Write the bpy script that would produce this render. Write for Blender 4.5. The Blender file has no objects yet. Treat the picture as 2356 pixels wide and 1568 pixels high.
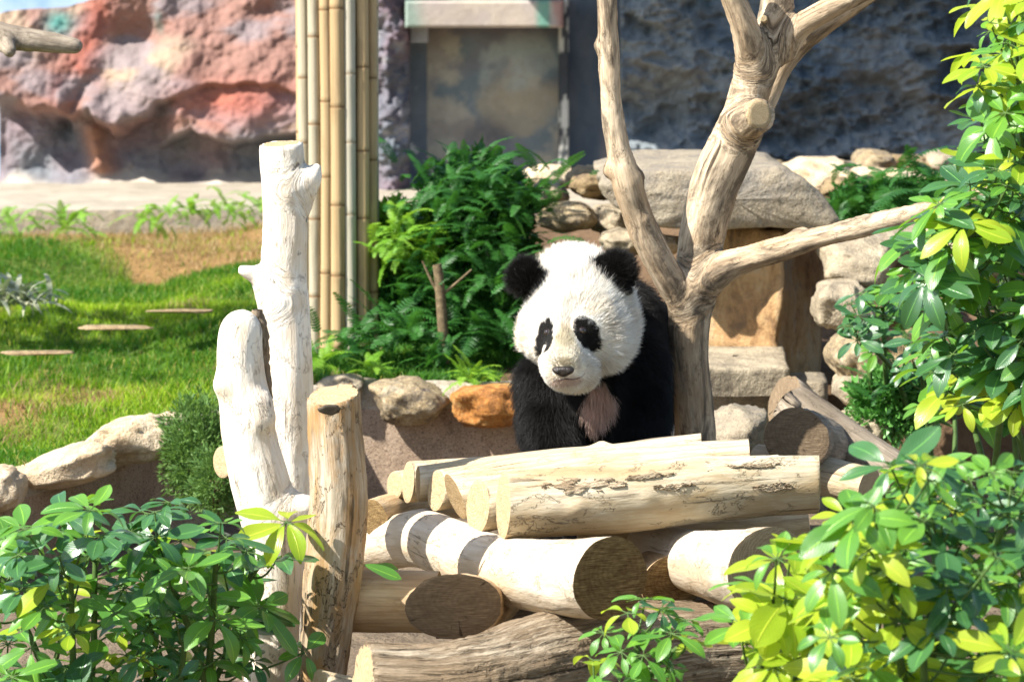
import bpy, math, random
import numpy as np
from mathutils import Matrix, Vector

random.seed(7); RNG = np.random.default_rng(7)
scn = bpy.context.scene
R = math.radians

# ------------------------------------------------------------------ camera
CZ, PITCH, FPX = 1.7, R(6.0), 8000.0
cd = bpy.data.cameras.new('camera'); cam = bpy.data.objects.new('camera', cd)
scn.collection.objects.link(cam); scn.camera = cam
cam.location = (0, 0, CZ); cam.rotation_euler = (R(90) - PITCH, 0, 0)
cd.sensor_width = 36.0; cd.lens = 36.0 * FPX / 2356.0
cd.clip_start = 0.1; cd.clip_end = 400
cd.dof.use_dof = True; cd.dof.focus_distance = 8.1; cd.dof.aperture_fstop = 8.0
# ------------------------------------------------------------------ sky, sun, exposure
SUN = Vector((-0.63, -0.33, 0.72)).normalized()
el = math.asin(SUN.z); az = math.atan2(SUN.x, SUN.y)
w = bpy.data.worlds.new('World'); scn.world = w; w.use_nodes = True
nt = w.node_tree; nt.nodes.clear()
sky = nt.nodes.new('ShaderNodeTexSky'); sky.sky_type = 'NISHITA'; sky.sun_disc = False
sky.sun_elevation = el; sky.sun_rotation = az % (2 * math.pi)
bg = nt.nodes.new('ShaderNodeBackground'); bg.inputs[1].default_value = 0.095
wo = nt.nodes.new('ShaderNodeOutputWorld')
nt.links.new(sky.outputs[0], bg.inputs[0]); nt.links.new(bg.outputs[0], wo.inputs[0])
sl = bpy.data.lights.new('sun', 'SUN'); sl.energy = 5.0; sl.angle = R(0.5); sl.color = (1.0, 0.955, 0.88)
sun = bpy.data.objects.new('sun', sl); scn.collection.objects.link(sun)
sun.rotation_euler = SUN.to_track_quat('Z', 'Y').to_euler(); sun.location = (-6, -3, 9)
vs = scn.view_settings; vs.view_transform = 'Standard'; vs.look = 'None'; vs.gamma = 1.0
vs.exposure = 1.18; vs.use_curve_mapping = False
scn.cycles.use_denoising = True
scn.cycles.max_bounces = 7; scn.cycles.diffuse_bounces = 4; scn.cycles.transmission_bounces = 4
scn.cycles.transparent_max_bounces = 6; scn.cycles.sample_clamp_indirect = 6

# ------------------------------------------------------------------ maths helpers
cp, sp = math.cos(PITCH), math.sin(PITCH)
def P(u, v, Y):
    a, b = (u - 1178) / FPX, (784 - v) / FPX
    d = np.array([a, cp + b * sp, -sp + b * cp])
    return np.array([0, 0, CZ]) + d * (Y / d[1])
def proj(p):
    p = np.asarray(p) - np.array([0, 0, CZ])
    f = p[..., 1] * cp - p[..., 2] * sp; up = p[..., 1] * sp + p[..., 2] * cp
    return 1178 + FPX * p[..., 0] / f, 784 - FPX * up / f
def M(px, Y): return px * Y / FPX
def nrm(v):
    v = np.asarray(v, float); return v / (np.linalg.norm(v, axis=-1, keepdims=True) + 1e-12)
def sstep(x, a, b):
    t = np.clip((x - a) / (b - a), 0, 1); return t * t * (3 - 2 * t)
def _hash(i, j, k, s):
    n = (i * 374761393 + j * 668265263 + k * 2147483647 + s * 974634777) & 0xffffffff
    n = ((n ^ (n >> 13)) * 1274126177) & 0xffffffff
    return ((n ^ (n >> 16)) & 0xffff) / 32767.5 - 1.0
def vnoise(p, s=0):
    p = np.asarray(p, float); f = np.floor(p); i = f.astype(np.int64); t = p - f; t = t * t * (3 - 2 * t)
    r = 0
    for a in (0, 1):
        for b in (0, 1):
            for c in (0, 1):
                wgt = (t[..., 0] if a else 1 - t[..., 0]) * (t[..., 1] if b else 1 - t[..., 1]) * (t[..., 2] if c else 1 - t[..., 2])
                r = r + wgt * _hash(i[..., 0] + a, i[..., 1] + b, i[..., 2] + c, s)
    return r
def fbm(p, s=0, o=4, g=0.5):
    p = np.asarray(p, float); r = 0; a = 1.0
    for k in range(o):
        r = r + a * vnoise(p * (2.03 ** k) + 13.7 * k, s + k); a *= g
    return r
def lerpc(c1, c2, t):
    t = np.clip(t, 0, 1)[..., None]; return np.asarray(c1) * (1 - t) + np.asarray(c2) * t
def crom(pts, n):
    pts = np.asarray(pts, float)
    if len(pts) == 2: return pts[0] + (pts[1] - pts[0]) * np.linspace(0, 1, n)[:, None]
    q = np.vstack([2 * pts[0] - pts[1], pts, 2 * pts[-1] - pts[-2]])
    T = np.linspace(0, len(pts) - 1 - 1e-9, n); i = T.astype(int); t = (T - i)[:, None]
    a, b, c, d = q[i], q[i + 1], q[i + 2], q[i + 3]
    return .5 * (2 * b + (c - a) * t + (2 * a - 5 * b + 4 * c - d) * t * t + (3 * b - 3 * c + d - a) * t ** 3)

# ------------------------------------------------------------------ object helpers
def tag(o, label=None, cat=None, group=None, kind=None):
    if label: o['label'] = label
    if cat: o['category'] = cat
    if group: o['group'] = group
    if kind: o['kind'] = kind
    return o
def empty(name, loc, label, cat, group=None):
    o = bpy.data.objects.new(name, None); scn.collection.objects.link(o); o.location = Vector([float(x) for x in loc])
    o.empty_display_size = .05
    return tag(o, label, cat, group)
def mesh(name, v, f, mat, attrs=None, smooth=True, tri=None):
    v = np.asarray(v, np.float32); me = bpy.data.meshes.new(name)
    me.vertices.add(len(v)); me.vertices.foreach_set('co', v.ravel())
    if isinstance(f, np.ndarray):
        k = f.shape[1]; li = f.ravel(); st = np.arange(len(f)) * k; tot = np.full(len(f), k)
    else:
        li = np.array([x for q in f for x in q]); tot = np.array([len(q) for q in f]); st = np.concatenate([[0], np.cumsum(tot)[:-1]])
    me.loops.add(len(li)); me.loops.foreach_set('vertex_index', li.astype(np.int32))
    me.polygons.add(len(tot)); me.polygons.foreach_set('loop_start', st.astype(np.int32))
    try: me.polygons.foreach_set('loop_total', tot.astype(np.int32))
    except Exception: pass
    me.update(calc_edges=True); me.validate()
    me.polygons.foreach_set('use_smooth', [smooth] * len(me.polygons))
    for k, a in (attrs or {}).items():
        a = np.asarray(a, np.float32)
        if a.shape[-1] == 4:
            at = me.attributes.new(k, 'FLOAT_COLOR', 'POINT'); at.data.foreach_set('color', a.ravel())
        else:
            at = me.attributes.new(k, 'FLOAT_VECTOR', 'POINT'); at.data.foreach_set('vector', a.ravel())
    if mat: me.materials.append(mat)
    return me
def link(name, me, parent=None, loc=None):
    o = bpy.data.objects.new(name, me); scn.collection.objects.link(o)
    if parent is not None: o.parent = parent
    if loc is not None: o.location = Vector([float(x) for x in loc])
    return o
def part(name, v, f, mat, parent, attrs=None, smooth=True):
    v = np.asarray(v) - np.array(parent.location)
    return link(name, mesh(name, v, f, mat, attrs, smooth), parent)
def solo(name, v, f, mat, label=None, cat=None, group=None, kind=None, attrs=None, smooth=True, origin=None):
    v = np.asarray(v)
    if origin is None: origin = np.array([(v[:, 0].min() + v[:, 0].max()) / 2, (v[:, 1].min() + v[:, 1].max()) / 2, v[:, 2].min()])
    o = link(name, mesh(name, v - origin, f, mat, attrs, smooth), None, origin)
    return tag(o, label, cat, group, kind)
def rgba(c): return np.concatenate([np.asarray(c), np.ones(np.asarray(c).shape[:-1] + (1,))], -1)

# ------------------------------------------------------------------ material helpers
class NT:
    def __init__(s, name):
        s.m = bpy.data.materials.new(name); s.m.use_nodes = True; s.t = s.m.node_tree; s.t.nodes.clear()
        s.out = s.t.nodes.new('ShaderNodeOutputMaterial')
    def n(s, ty, props=None, **ins):
        nd = s.t.nodes.new('ShaderNode' + ty)
        for k, v in (props or {}).items(): setattr(nd, k, v)
        for k, v in ins.items():
            key = int(k[1:]) if k[0] == 'i' and k[1:].isdigit() else k.replace('_', ' ')
            s.set(nd.inputs[key], v)
        return nd
    def set(s, inp, v):
        if isinstance(v, bpy.types.NodeSocket): s.t.links.new(v, inp)
        elif isinstance(v, bpy.types.Node): s.t.links.new(v.outputs[0], inp)
        elif isinstance(v, (tuple, list)) and len(v) == 3 and inp.type == 'RGBA': inp.default_value = (*v, 1)
        else: inp.default_value = v
    def attr(s, name): return s.n('Attribute', {'attribute_name': name})
    def noise(s, vec, scale, detail=4, rough=.55, dist=0.0):
        nd = s.n('TexNoise', Scale=scale, Detail=detail, Roughness=rough, Distortion=dist)
        if vec is not None: s.set(nd.inputs['Vector'], vec)
        return nd.outputs['Fac']
    def mapv(s, vec, scale): return s.n('Mapping', Vector=vec, Scale=scale).outputs[0]
    def ramp(s, fac, stops, interp='LINEAR'):
        nd = s.n('ValToRGB'); cr = nd.color_ramp; cr.interpolation = interp
        while len(cr.elements) < len(stops): cr.elements.new(.5)
        for e, (p, c) in zip(cr.elements, stops):
            e.position = p; e.color = (*c, 1) if not np.isscalar(c) else (c, c, c, 1)
        s.set(nd.inputs[0], fac); return nd.outputs[0]
    def mix(s, f, a, b, mode='MIX'):
        nd = s.n('Mix', {'data_type': 'RGBA', 'blend_type': mode})
        s.set(nd.inputs[0], f); s.set(nd.inputs[6], a); s.set(nd.inputs[7], b); return nd.outputs[2]
    def math(s, op, a, b=0.0, c=0.0):
        nd = s.n('Math', {'operation': op}); s.set(nd.inputs[0], a); s.set(nd.inputs[1], b); s.set(nd.inputs[2], c); return nd.outputs[0]
    def bump(s, h, dist, strength=1.0, prev=None):
        nd = s.n('Bump', Height=h, Distance=dist, Strength=strength)
        if prev is not None: s.set(nd.inputs['Normal'], prev)
        return nd.outputs[0]
    def surf(s, col, rough=.7, normal=None, spec=.3, **kw):
        b = s.n('BsdfPrincipled', Base_Color=col, Roughness=rough); b.inputs['Specular IOR Level'].default_value = spec
        for k, v in kw.items(): s.set(b.inputs[k.replace('_', ' ')], v)
        if normal is not None: s.set(b.inputs['Normal'], normal)
        s.t.links.new(b.outputs[0], s.out.inputs[0]); return s.m

def wood_mat(name, light, mid, dark, crack=.5, grain=1.0, blotch=.5, stain=(.2, .12, .05), stain_amt=.3, gsc=1.0, fib=False, lo=.35):
    s = NT(name); g = s.attr('gc').outputs['Vector']
    big = s.noise(s.mapv(g, (9, 9, 3.0)), 1, 5, .6)
    col = s.mix(s.ramp(big, [(.40, 0), (.62, 1)]), light, mid)
    gr = s.noise(s.mapv(g, (120 * gsc, 120 * gsc, 6 * gsc)), 1, 5, .7, .25)
    col = s.mix(s.math('MULTIPLY', s.ramp(gr, [(lo, 1), (lo + .2, 0)]), min(1, grain * .8)), col, tuple(x * .62 for x in mid))
    st = s.noise(s.mapv(g, (16, 16, 4)), 1, 6, .7, .6)
    col = s.mix(s.math('MULTIPLY', s.ramp(st, [(.45, 0), (.58, 1)]), stain_amt), col, stain)
    cr = s.noise(s.mapv(g, (60 * gsc, 60 * gsc, 3.0 * gsc)), 1, 5, .62, .35)
    crm = s.ramp(cr, [(.33, 1), (.40, 0)])
    gate = s.ramp(s.noise(s.mapv(g, (11, 11, 5)), 1, 3), [(.42, 0), (.6, 1)])
    crf = s.math('MULTIPLY', crm, s.math('MULTIPLY', gate, crack))
    col = s.mix(crf, col, dark)
    # flaked bark islands with dark broken edges
    fl = s.noise(s.mapv(g, (26, 26, 13)), 1, 6, .7, .5)
    edge = s.ramp(fl, [(.565, 0), (.58, 1), (.595, 0)])
    isl = s.ramp(fl, [(.57, 0), (.585, 1)])
    col = s.mix(s.math('MULTIPLY', edge, blotch), col, dark)
    col = s.mix(s.math('MULTIPLY', isl, blotch * .45), col, mid)
    # small knots and insect holes
    vo = s.n('TexVoronoi', Vector=s.mapv(g, (22, 22, 10)), Scale=1.0)
    kn = s.ramp(vo.outputs['Distance'], [(.05, 1), (.11, 0)])
    kg = s.ramp(vo.outputs['Color'], [(.72, 0), (.75, 1)])
    knf = s.math('MULTIPLY', kn, kg)
    col = s.mix(s.math('MULTIPLY', knf, .75), col, dark)
    n = s.bump(gr, .0022 * grain)
    n = s.bump(s.math('SUBTRACT', s.math('MULTIPLY', isl, blotch), crf), .006, 1, n)
    n = s.bump(s.noise(s.mapv(g, (30, 30, 9)), 1, 5, .65), .007, .8, n)
    if fib: n = s.bump(cr, .02, 1, n)
    return s.surf(col, .75, n, .15)

def cut_mat(name, light, dark, ring=60, contrast=.5, crack=.6, sawn=True):
    s = NT(name); g = s.attr('gc').outputs['Vector']
    wob = s.noise(g, 2.2, 3)
    ln = s.n('VectorMath', {'operation': 'LENGTH'}); s.set(ln.inputs[0], g)
    off = s.n('VectorMath', {'operation': 'ADD'}); s.set(off.inputs[0], g); off.inputs[1].default_value = (.28, -.2, 0)
    ln2 = s.n('VectorMath', {'operation': 'LENGTH'}); s.set(ln2.inputs[0], off.outputs[0])
    rr = s.math('ADD', ln2.outputs['Value'], s.math('MULTIPLY', wob, .35))
    rg = s.math('SINE', s.math('MULTIPLY', rr, ring))
    rg = s.math('MULTIPLY_ADD', rg, .5, .5)
    nz = s.noise(s.n('Mapping', Vector=g, Rotation=(0, 0, .5), Scale=(2.2, 34, 1)).outputs[0], 1, 5, .75, .3)
    f = s.math('ADD', s.math('MULTIPLY', rg, contrast * .35), s.math('MULTIPLY', nz, .85))
    col = s.mix(s.ramp(f, [(.34, 0), (.62, 1)]), dark, light)
    col = s.mix(s.ramp(s.noise(g, 2.5, 5, .7), [(.42, 0), (.66, .6)]), col, dark)
    sx = s.n('SeparateXYZ', Vector=g)
    ang = s.math('ARCTAN2', sx.outputs[1], sx.outputs[0])
    an = s.n('TexNoise', {'noise_dimensions': '2D'}, Scale=1.0, Detail=3.0)
    cv = s.n('CombineXYZ', X=s.math('MULTIPLY', ang, 5.0), Y=s.math('MULTIPLY', ln.outputs['Value'], .9))
    s.set(an.inputs['Vector'], cv.outputs[0])
    ck = s.ramp(an.outputs['Fac'], [(.24, 1), (.28, 0)])
    col = s.mix(s.math('MULTIPLY', ck, crack), col, (.03, .02, .012))
    n = s.bump(rg, .0003); n = s.bump(nz, .003, 1, n); n = s.bump(ck, -.006, crack, n)
    return s.surf(col, .8, n, .12)

def stone_mat(name, a, b, c, scale=9.0, speck=.4, bump=.012, seed=0, tc='Object'):
    s = NT(name); g = s.n('TexCoord').outputs[tc]
    g = s.n('Mapping', Vector=g, Location=(seed * 3.1, seed * 1.7, 0)).outputs[0]
    n1 = s.noise(g, scale, 6, .65, .3); n2 = s.noise(g, scale * 2.7, 5, .7)
    col = s.ramp(n1, [(.32, a), (.5, b), (.68, c)])
    col = s.mix(s.ramp(n2, [(.35, .6), (.5, 0)]), col, a)
    sp_ = s.noise(g, 170, 2, .8)
    col = s.mix(s.math('MULTIPLY', s.ramp(sp_, [(.36, 1), (.44, 0)]), speck), col, tuple(x * .3 for x in a))
    col = s.mix(s.math('MULTIPLY', s.ramp(sp_, [(.58, 0), (.66, 1)]), speck * .6), col, tuple(min(1, x * 1.5) for x in c))
    n = s.bump(n1, bump * 2); n = s.bump(n2, bump, 1, n); n = s.bump(sp_, .003, 1, n)
    return s.surf(col, .85, n, .2)

def paint_mat(name, bsc=14, bump=.02, var=.35, rough=.8):
    s = NT(name); c = s.attr('col').outputs['Color']; g = s.n('TexCoord').outputs['Object']
    n1 = s.noise(g, bsc, 7, .68, .2); n2 = s.noise(g, bsc * 5, 4, .7)
    col = s.mix(s.ramp(n1, [(.3, 0), (.7, 1)]), s.mix(1.0, c, (1 - var,) * 3, 'MULTIPLY'), s.mix(1.0, c, (1 + var * .5,) * 3, 'MULTIPLY'))
    col = s.mix(s.ramp(n2, [(.28, .45), (.42, 0)]), col, s.mix(1.0, col, (.55,) * 3, 'MULTIPLY'))
    n = s.bump(n1, bump * 2); n = s.bump(n2, bump * .5, 1, n)
    return s.surf(col, rough, n, .2)

def leaf_mat(name, c1, c2, tl, tr=.35, rough=.32, spec=.5, und=None, veins=True):
    s = NT(name); gv = s.attr('gc').outputs['Vector']; sx = s.n('SeparateXYZ', Vector=gv)
    rnd = s.n('ObjectInfo').outputs['Random']
    k = s.math('FRACT', s.math('ADD', rnd, sx.outputs[2]))
    col = s.mix(k, c1, c2); tcol = tl
    g = s.n('TexCoord').outputs['Object']
    col = s.mix(s.ramp(s.noise(g, 30, 3), [(.35, 0), (.7, .35)]), col, c2)
    geo = s.n('NewGeometry')
    if und: col = s.mix(s.math('MULTIPLY', geo.outputs['Backfacing'], .8), col, und)
    nm = None
    if veins:
        ax = s.math('ABSOLUTE', sx.outputs[0])
        rib = s.ramp(ax, [(.02, 1), (.07, 0)])
        col = s.mix(s.math('MULTIPLY', rib, .55), col, tuple(min(1, x * 1.6 + .03) for x in tl))
        vn = s.math('SINE', s.math('MULTIPLY', s.math('SUBTRACT', sx.outputs[1], s.math('MULTIPLY', ax, .35)), 70))
        nm = s.bump(s.math('ADD', s.math('MULTIPLY', vn, .12), rib), .0006)
    b = s.n('BsdfPrincipled', Base_Color=col, Roughness=rough); b.inputs['Specular IOR Level'].default_value = spec
    t = s.n('BsdfTranslucent', Color=s.mix(k, tcol, tuple(x * .75 for x in tl)))
    if nm is not None: s.set(b.inputs['Normal'], nm)
    mx = s.n('MixShader', i0=tr, i1=b.outputs[0], i2=t.outputs[0])
    s.t.links.new(mx.outputs[0], s.out.inputs[0]); return s.m

def plain(name, col, rough=.7, spec=.3, bumpd=.002, var=.3, sc=40):
    s = NT(name); g = s.n('TexCoord').outputs['Object']; n1 = s.noise(g, sc, 5, .65)
    c = s.mix(s.ramp(n1, [(.3, 0), (.7, 1)]), tuple(x * (1 - var) for x in col), tuple(min(1, x * (1 + var * .6)) for x in col))
    return s.surf(c, rough, s.bump(n1, bumpd), spec)

MT = {}
MT['bleached'] = wood_mat('bleached_wood', (.84, .80, .72), (.72, .62, .48), (.14, .10, .07), crack=.75, grain=.45, blotch=.35, stain=(.60, .46, .30), stain_amt=.45, lo=.3)
MT['tree'] = wood_mat('weathered_tree_wood', (.62, .50, .35), (.38, .26, .15), (.045, .032, .022), crack=.9, grain=.7, blotch=.25, stain=(.09, .07, .05), stain_amt=.85)
MT['stump'] = wood_mat('grey_barked_wood', (.52, .44, .33), (.30, .21, .12), (.035, .024, .016), crack=1.0, grain=1.0, blotch=1.0, stain=(.36, .20, .07), stain_amt=.75)
MT['log'] = wood_mat('cream_log_wood', (.58, .51, .38), (.42, .33, .20), (.07, .045, .028), crack=.8, grain=.5, blotch=.6, stain=(.36, .23, .10), stain_amt=.45)
MT['log_pale'] = wood_mat('pale_split_log', (.62, .53, .38), (.48, .37, .22), (.14, .09, .045), crack=.95, grain=.9, blotch=.15, stain=(.45, .30, .14), stain_amt=.3)
MT['log_tan'] = wood_mat('tan_log_wood', (.62, .47, .29), (.48, .33, .18), (.14, .08, .04), crack=.3, grain=.7, blotch=.1, stain=(.35, .20, .09), stain_amt=.35)
MT['fibre'] = wood_mat('fibrous_old_wood', (.44, .37, .27), (.26, .19, .12), (.035, .025, .016), crack=1.0, grain=1.2, blotch=.15, stain=(.20, .14, .08), stain_amt=.4, gsc=.85, fib=True, lo=.42)
MT['greywood'] = wood_mat('grey_dead_wood', (.36, .30, .23), (.22, .175, .13), (.04, .03, .022), crack=.8, grain=1.0, blotch=.25, stain=(.11, .09, .06), stain_amt=.5)
MT['bark'] = wood_mat('rough_bark', (.34, .27, .19), (.20, .15, .10), (.035, .025, .018), crack=1.0, grain=1.2, blotch=1.0, stain=(.12, .09, .06), stain_amt=.6)
MT['cut_light'] = cut_mat('sawn_cream_face', (.60, .49, .31), (.42, .30, .16), 40, .3, .5)
MT['white_log'] = wood_mat('white_stripped_log', (.66, .59, .48), (.52, .42, .29), (.12, .08, .05), crack=.6, grain=.35, blotch=.4, stain=(.46, .34, .2), stain_amt=.35)
MT['cut_tan'] = cut_mat('sawn_tan_face', (.46, .35, .20), (.26, .17, .08), 46, .2, .5)
MT['cut_dark'] = cut_mat('sawn_brown_face', (.44, .31, .14), (.10, .055, .022), 46, .10, .3)
MT['cut_grey'] = cut_mat('sawn_grey_face', (.36, .27, .17), (.15, .105, .065), 50, .12, .7)
MT['cut_ring'] = cut_mat('sawn_ringed_face', (.44, .35, .22), (.27, .19, .11), 95, 1.0, .5)
MT['bamboo'] = None

# ------------------------------------------------------------------ implicit surfaces
def cap(a, b, ra, rb): return ('c', np.array(a, float), np.array(b, float), ra, rb)
def ell(c, r, rot=None): return ('e', np.array(c, float), np.array(r, float), None if rot is None else np.array(rot))
def prim_d(pr, p):
    if pr[0] == 'p':
        d = prim_d(pr[1][0], p)
        for q in pr[1][1:]: d = np.minimum(d, prim_d(q, p))
        return d
    if pr[0] == 'k': return np.maximum(prim_d(pr[1], p), (p - pr[2]) @ pr[3])
    if pr[0] == 'c':
        _, a, b, ra, rb = pr; ab = b - a; t = np.clip(((p - a) @ ab) / (ab @ ab + 1e-12), 0, 1)
        return np.linalg.norm(p - a - t[..., None] * ab, axis=-1) - (ra + (rb - ra) * t)
    _, c, r, rot = pr; q = p - c
    if rot is not None: q = q @ rot
    k0 = np.linalg.norm(q / r, axis=-1); k1 = np.linalg.norm(q / (r * r), axis=-1)
    return k0 * (k0 - 1) / (k1 + 1e-9)
def smin_sdf(prims, k, cuts=()):
    def f(p):
        d = prim_d(prims[0], p)
        for pr in prims[1:]:
            e = prim_d(pr, p); h = np.clip(.5 + .5 * (d - e) / k, 0, 1)
            d = d * h * 0 + (d * (1 - h) + e * h) - k * h * (1 - h)
        for (c, n) in cuts: d = np.maximum(d, (p - c) @ n)
        return d
    return f
def chain(pts, sub=1):
    pts = np.array([tuple(q) for q in pts], float)
    if len(pts) > 2: pts = crom(pts, (len(pts) - 1) * 3 + 1)
    return [('p', [cap(a[:3], b[:3], a[3], b[3]) for a, b in zip(pts[:-1], pts[1:])])]
def nets(f, lo, hi, h, proj_steps=3):
    lo = np.array(lo); nx = np.ceil((np.array(hi) - lo) / h).astype(int) + 1
    ax = [lo[i] + h * np.arange(nx[i]) for i in range(3)]
    D = np.empty(nx, np.float32)
    for i in range(nx[0]):
        yy, zz = np.meshgrid(ax[1], ax[2], indexing='ij')
        D[i] = f(np.stack([np.full_like(yy, ax[0][i]), yy, zz], -1))
    S = D < 0; c = tuple(n - 1 for n in nx)
    def cor(a, dx, dy, dz): return a[dx:dx + c[0], dy:dy + c[1], dz:dz + c[2]]
    cnt = np.zeros(c, int)
    for dx in (0, 1):
        for dy in (0, 1):
            for dz in (0, 1): cnt += cor(S, dx, dy, dz)
    act = (cnt > 0) & (cnt < 8); idx = -np.ones(c, int); cell = np.argwhere(act); idx[act] = np.arange(len(cell))
    acc = np.zeros((len(cell), 3)); num = np.zeros(len(cell))
    cs = [(0, 0, 0), (1, 0, 0), (0, 1, 0), (1, 1, 0), (0, 0, 1), (1, 0, 1), (0, 1, 1), (1, 1, 1)]
    for a in cs:
        for d in range(3):
            if a[d] == 0:
                b = list(a); b[d] = 1
                da = D[tuple((cell + a).T)]; db = D[tuple((cell + b).T)]; m = (da < 0) != (db < 0)
                t = np.where(m, da / np.where(m, da - db, 1), 0)
                pt = np.array(a, float) + t[:, None] * (np.array(b) - np.array(a))
                acc[m] += pt[m]; num[m] += 1
    V = lo + h * (cell + acc / num[:, None])
    F = []
    for d in range(3):
        e = [0, 0, 0]; e[d] = 1; sh = [slice(1, n - 1) for n in nx]; sh[d] = slice(0, nx[d] - 1)
        sh2 = [slice(1 + e[i], nx[i] - 1 + e[i]) if i != d else slice(1, nx[d]) for i in range(3)]
        A = S[tuple(sh)]; B = S[tuple(sh2)]; q = np.argwhere(A != B)
        off = np.array([1, 1, 1]); off[d] = 0; q = q + off
        a1, a2 = [(1, 2), (2, 0), (0, 1)][d]; o1 = np.zeros(3, int); o2 = np.zeros(3, int); o1[a1] = 1; o2[a2] = 1
        i0 = idx[tuple((q - o1 - o2).T)]; i1 = idx[tuple((q - o2).T)]; i2 = idx[tuple(q.T)]; i3 = idx[tuple((q - o1).T)]
        fl = S[tuple(q.T)]
        F.append(np.where(fl[:, None], np.stack([i0, i1, i2, i3], 1), np.stack([i0, i3, i2, i1], 1)))
    F = np.vstack(F); F = F[(F >= 0).all(1)]
    for _ in range(proj_steps):
        g = grad(f, V); V = V - g * np.clip(f(V), -h, h)[:, None]
    return V, F
def grad(f, p, e=.0015):
    g = np.stack([f(p + d) - f(p - d) for d in np.eye(3) * e], -1); return g / (np.linalg.norm(g, axis=-1, keepdims=True) + 1e-12)
def nearest_gc(prims, V):
    """coordinates that run along each limb, blended softly where limbs meet"""
    D, G = [], []
    for pi, pr in enumerate(prims):
        if pr[0] == 'k': pr = pr[1]
        segs = pr[1] if pr[0] == 'p' else ([pr] if pr[0] == 'c' else [])
        if not segs: continue
        best = np.full(len(V), 1e9); gc = np.zeros((len(V), 3)); s0 = 0; e1 = None
        for (_, a, b, ra, rb) in segs:
            ab = b - a; L = np.linalg.norm(ab)
            if L < .006: s0 += L; continue
            ax = ab / L
            if e1 is None: e1 = nrm(np.cross(ax, [0, 1.0, 0])) if abs(ax[1]) < .9 else nrm(np.cross(ax, [1.0, 0, 0]))
            e1 = nrm(e1 - ax * (e1 @ ax)); e2 = np.cross(ax, e1)
            d = prim_d(('c', a, b, ra, rb), V); m = d < best; best[m] = d[m]; q = V - a
            gc[m] = np.stack([q @ e1, q @ e2, s0 + q @ ax], -1)[m]; s0 += L
        if s0 > .05 and best.min() < 1e8: D.append(best); G.append(gc)
    D = np.array(D); w_ = np.exp(-np.clip(D - D.min(0), 0, .3) / .010); w_ /= w_.sum(0)
    return (np.array(G) * w_[..., None]).sum(0)
def uvpath(lst): return [(*P(u, v, Y), M(r, Y)) for (u, v, Y, r) in lst]

def wood_thing(name, label, cat, prims, k, h, mat, cuts=(), cutmat=None, amp=.004, seed=0, group=None, hi_amp=.0015):
    f = smin_sdf(prims, k, cuts)
    los, his = [], []
    flat = []
    for pr in prims:
        if pr[0] == 'k': pr = pr[1]
        flat += pr[1] if pr[0] == 'p' else [pr]
    for pr in flat:
        if pr[0] == 'c':
            for q, r in ((pr[1], pr[3]), (pr[2], pr[4])): los.append(q - r); his.append(q + r)
        else: los.append(pr[1] - max(pr[2])); his.append(pr[1] + max(pr[2]))
    lo = np.min(los, 0) - .03; hi = np.max(his, 0) + .03
    V, F = nets(f, lo, hi, h)
    gc = nearest_gc(prims, V); g = grad(f, V)
    iscut = np.zeros(len(V), bool)
    for (c, n) in cuts: iscut |= (np.abs((V - c) @ n) < h * .45) & ((g @ n) > .85)
    dis = amp * .6 * fbm(V * np.array([9, 9, 5]), seed, 3) + hi_amp * fbm(gc * np.array([120, 120, 14]), seed + 9, 3)
    V2 = V + g * np.where(iscut, dis * .3, dis)[:, None]
    root = empty(name, (V[:, 0].mean(), V[:, 1].mean(), V[:, 2].min()), label, cat, group)
    fc = iscut[F].all(1)
    def sub(msk, nm, mt, gcx):
        Fm = F[msk]; 
        if len(Fm) == 0: return
        ids, inv = np.unique(Fm, return_inverse=True)
        part(nm, V2[ids], inv.reshape(Fm.shape), mt, root, {'gc': gcx[ids]})
    sub(~fc, 'trunk', mat, gc)
    if cutmat is not None:
        gq = gc.copy()
        for (c, n) in cuts:
            m = iscut & (np.abs((V - c) @ n) < h)
            if m.any():
                cc = V[m].mean(0); rr = np.percentile(np.linalg.norm(V[m] - cc, axis=1), 90) + 1e-6
                e1 = nrm(np.cross(n, [0, .9, .3])); e2 = np.cross(n, e1); q = (V[m] - cc) / rr
                gq[m] = np.stack([q @ e1, q @ e2, 0 * q[:, 0]], -1)
        sub(fc, 'cut_face', cutmat, gq)
    return root

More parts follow.
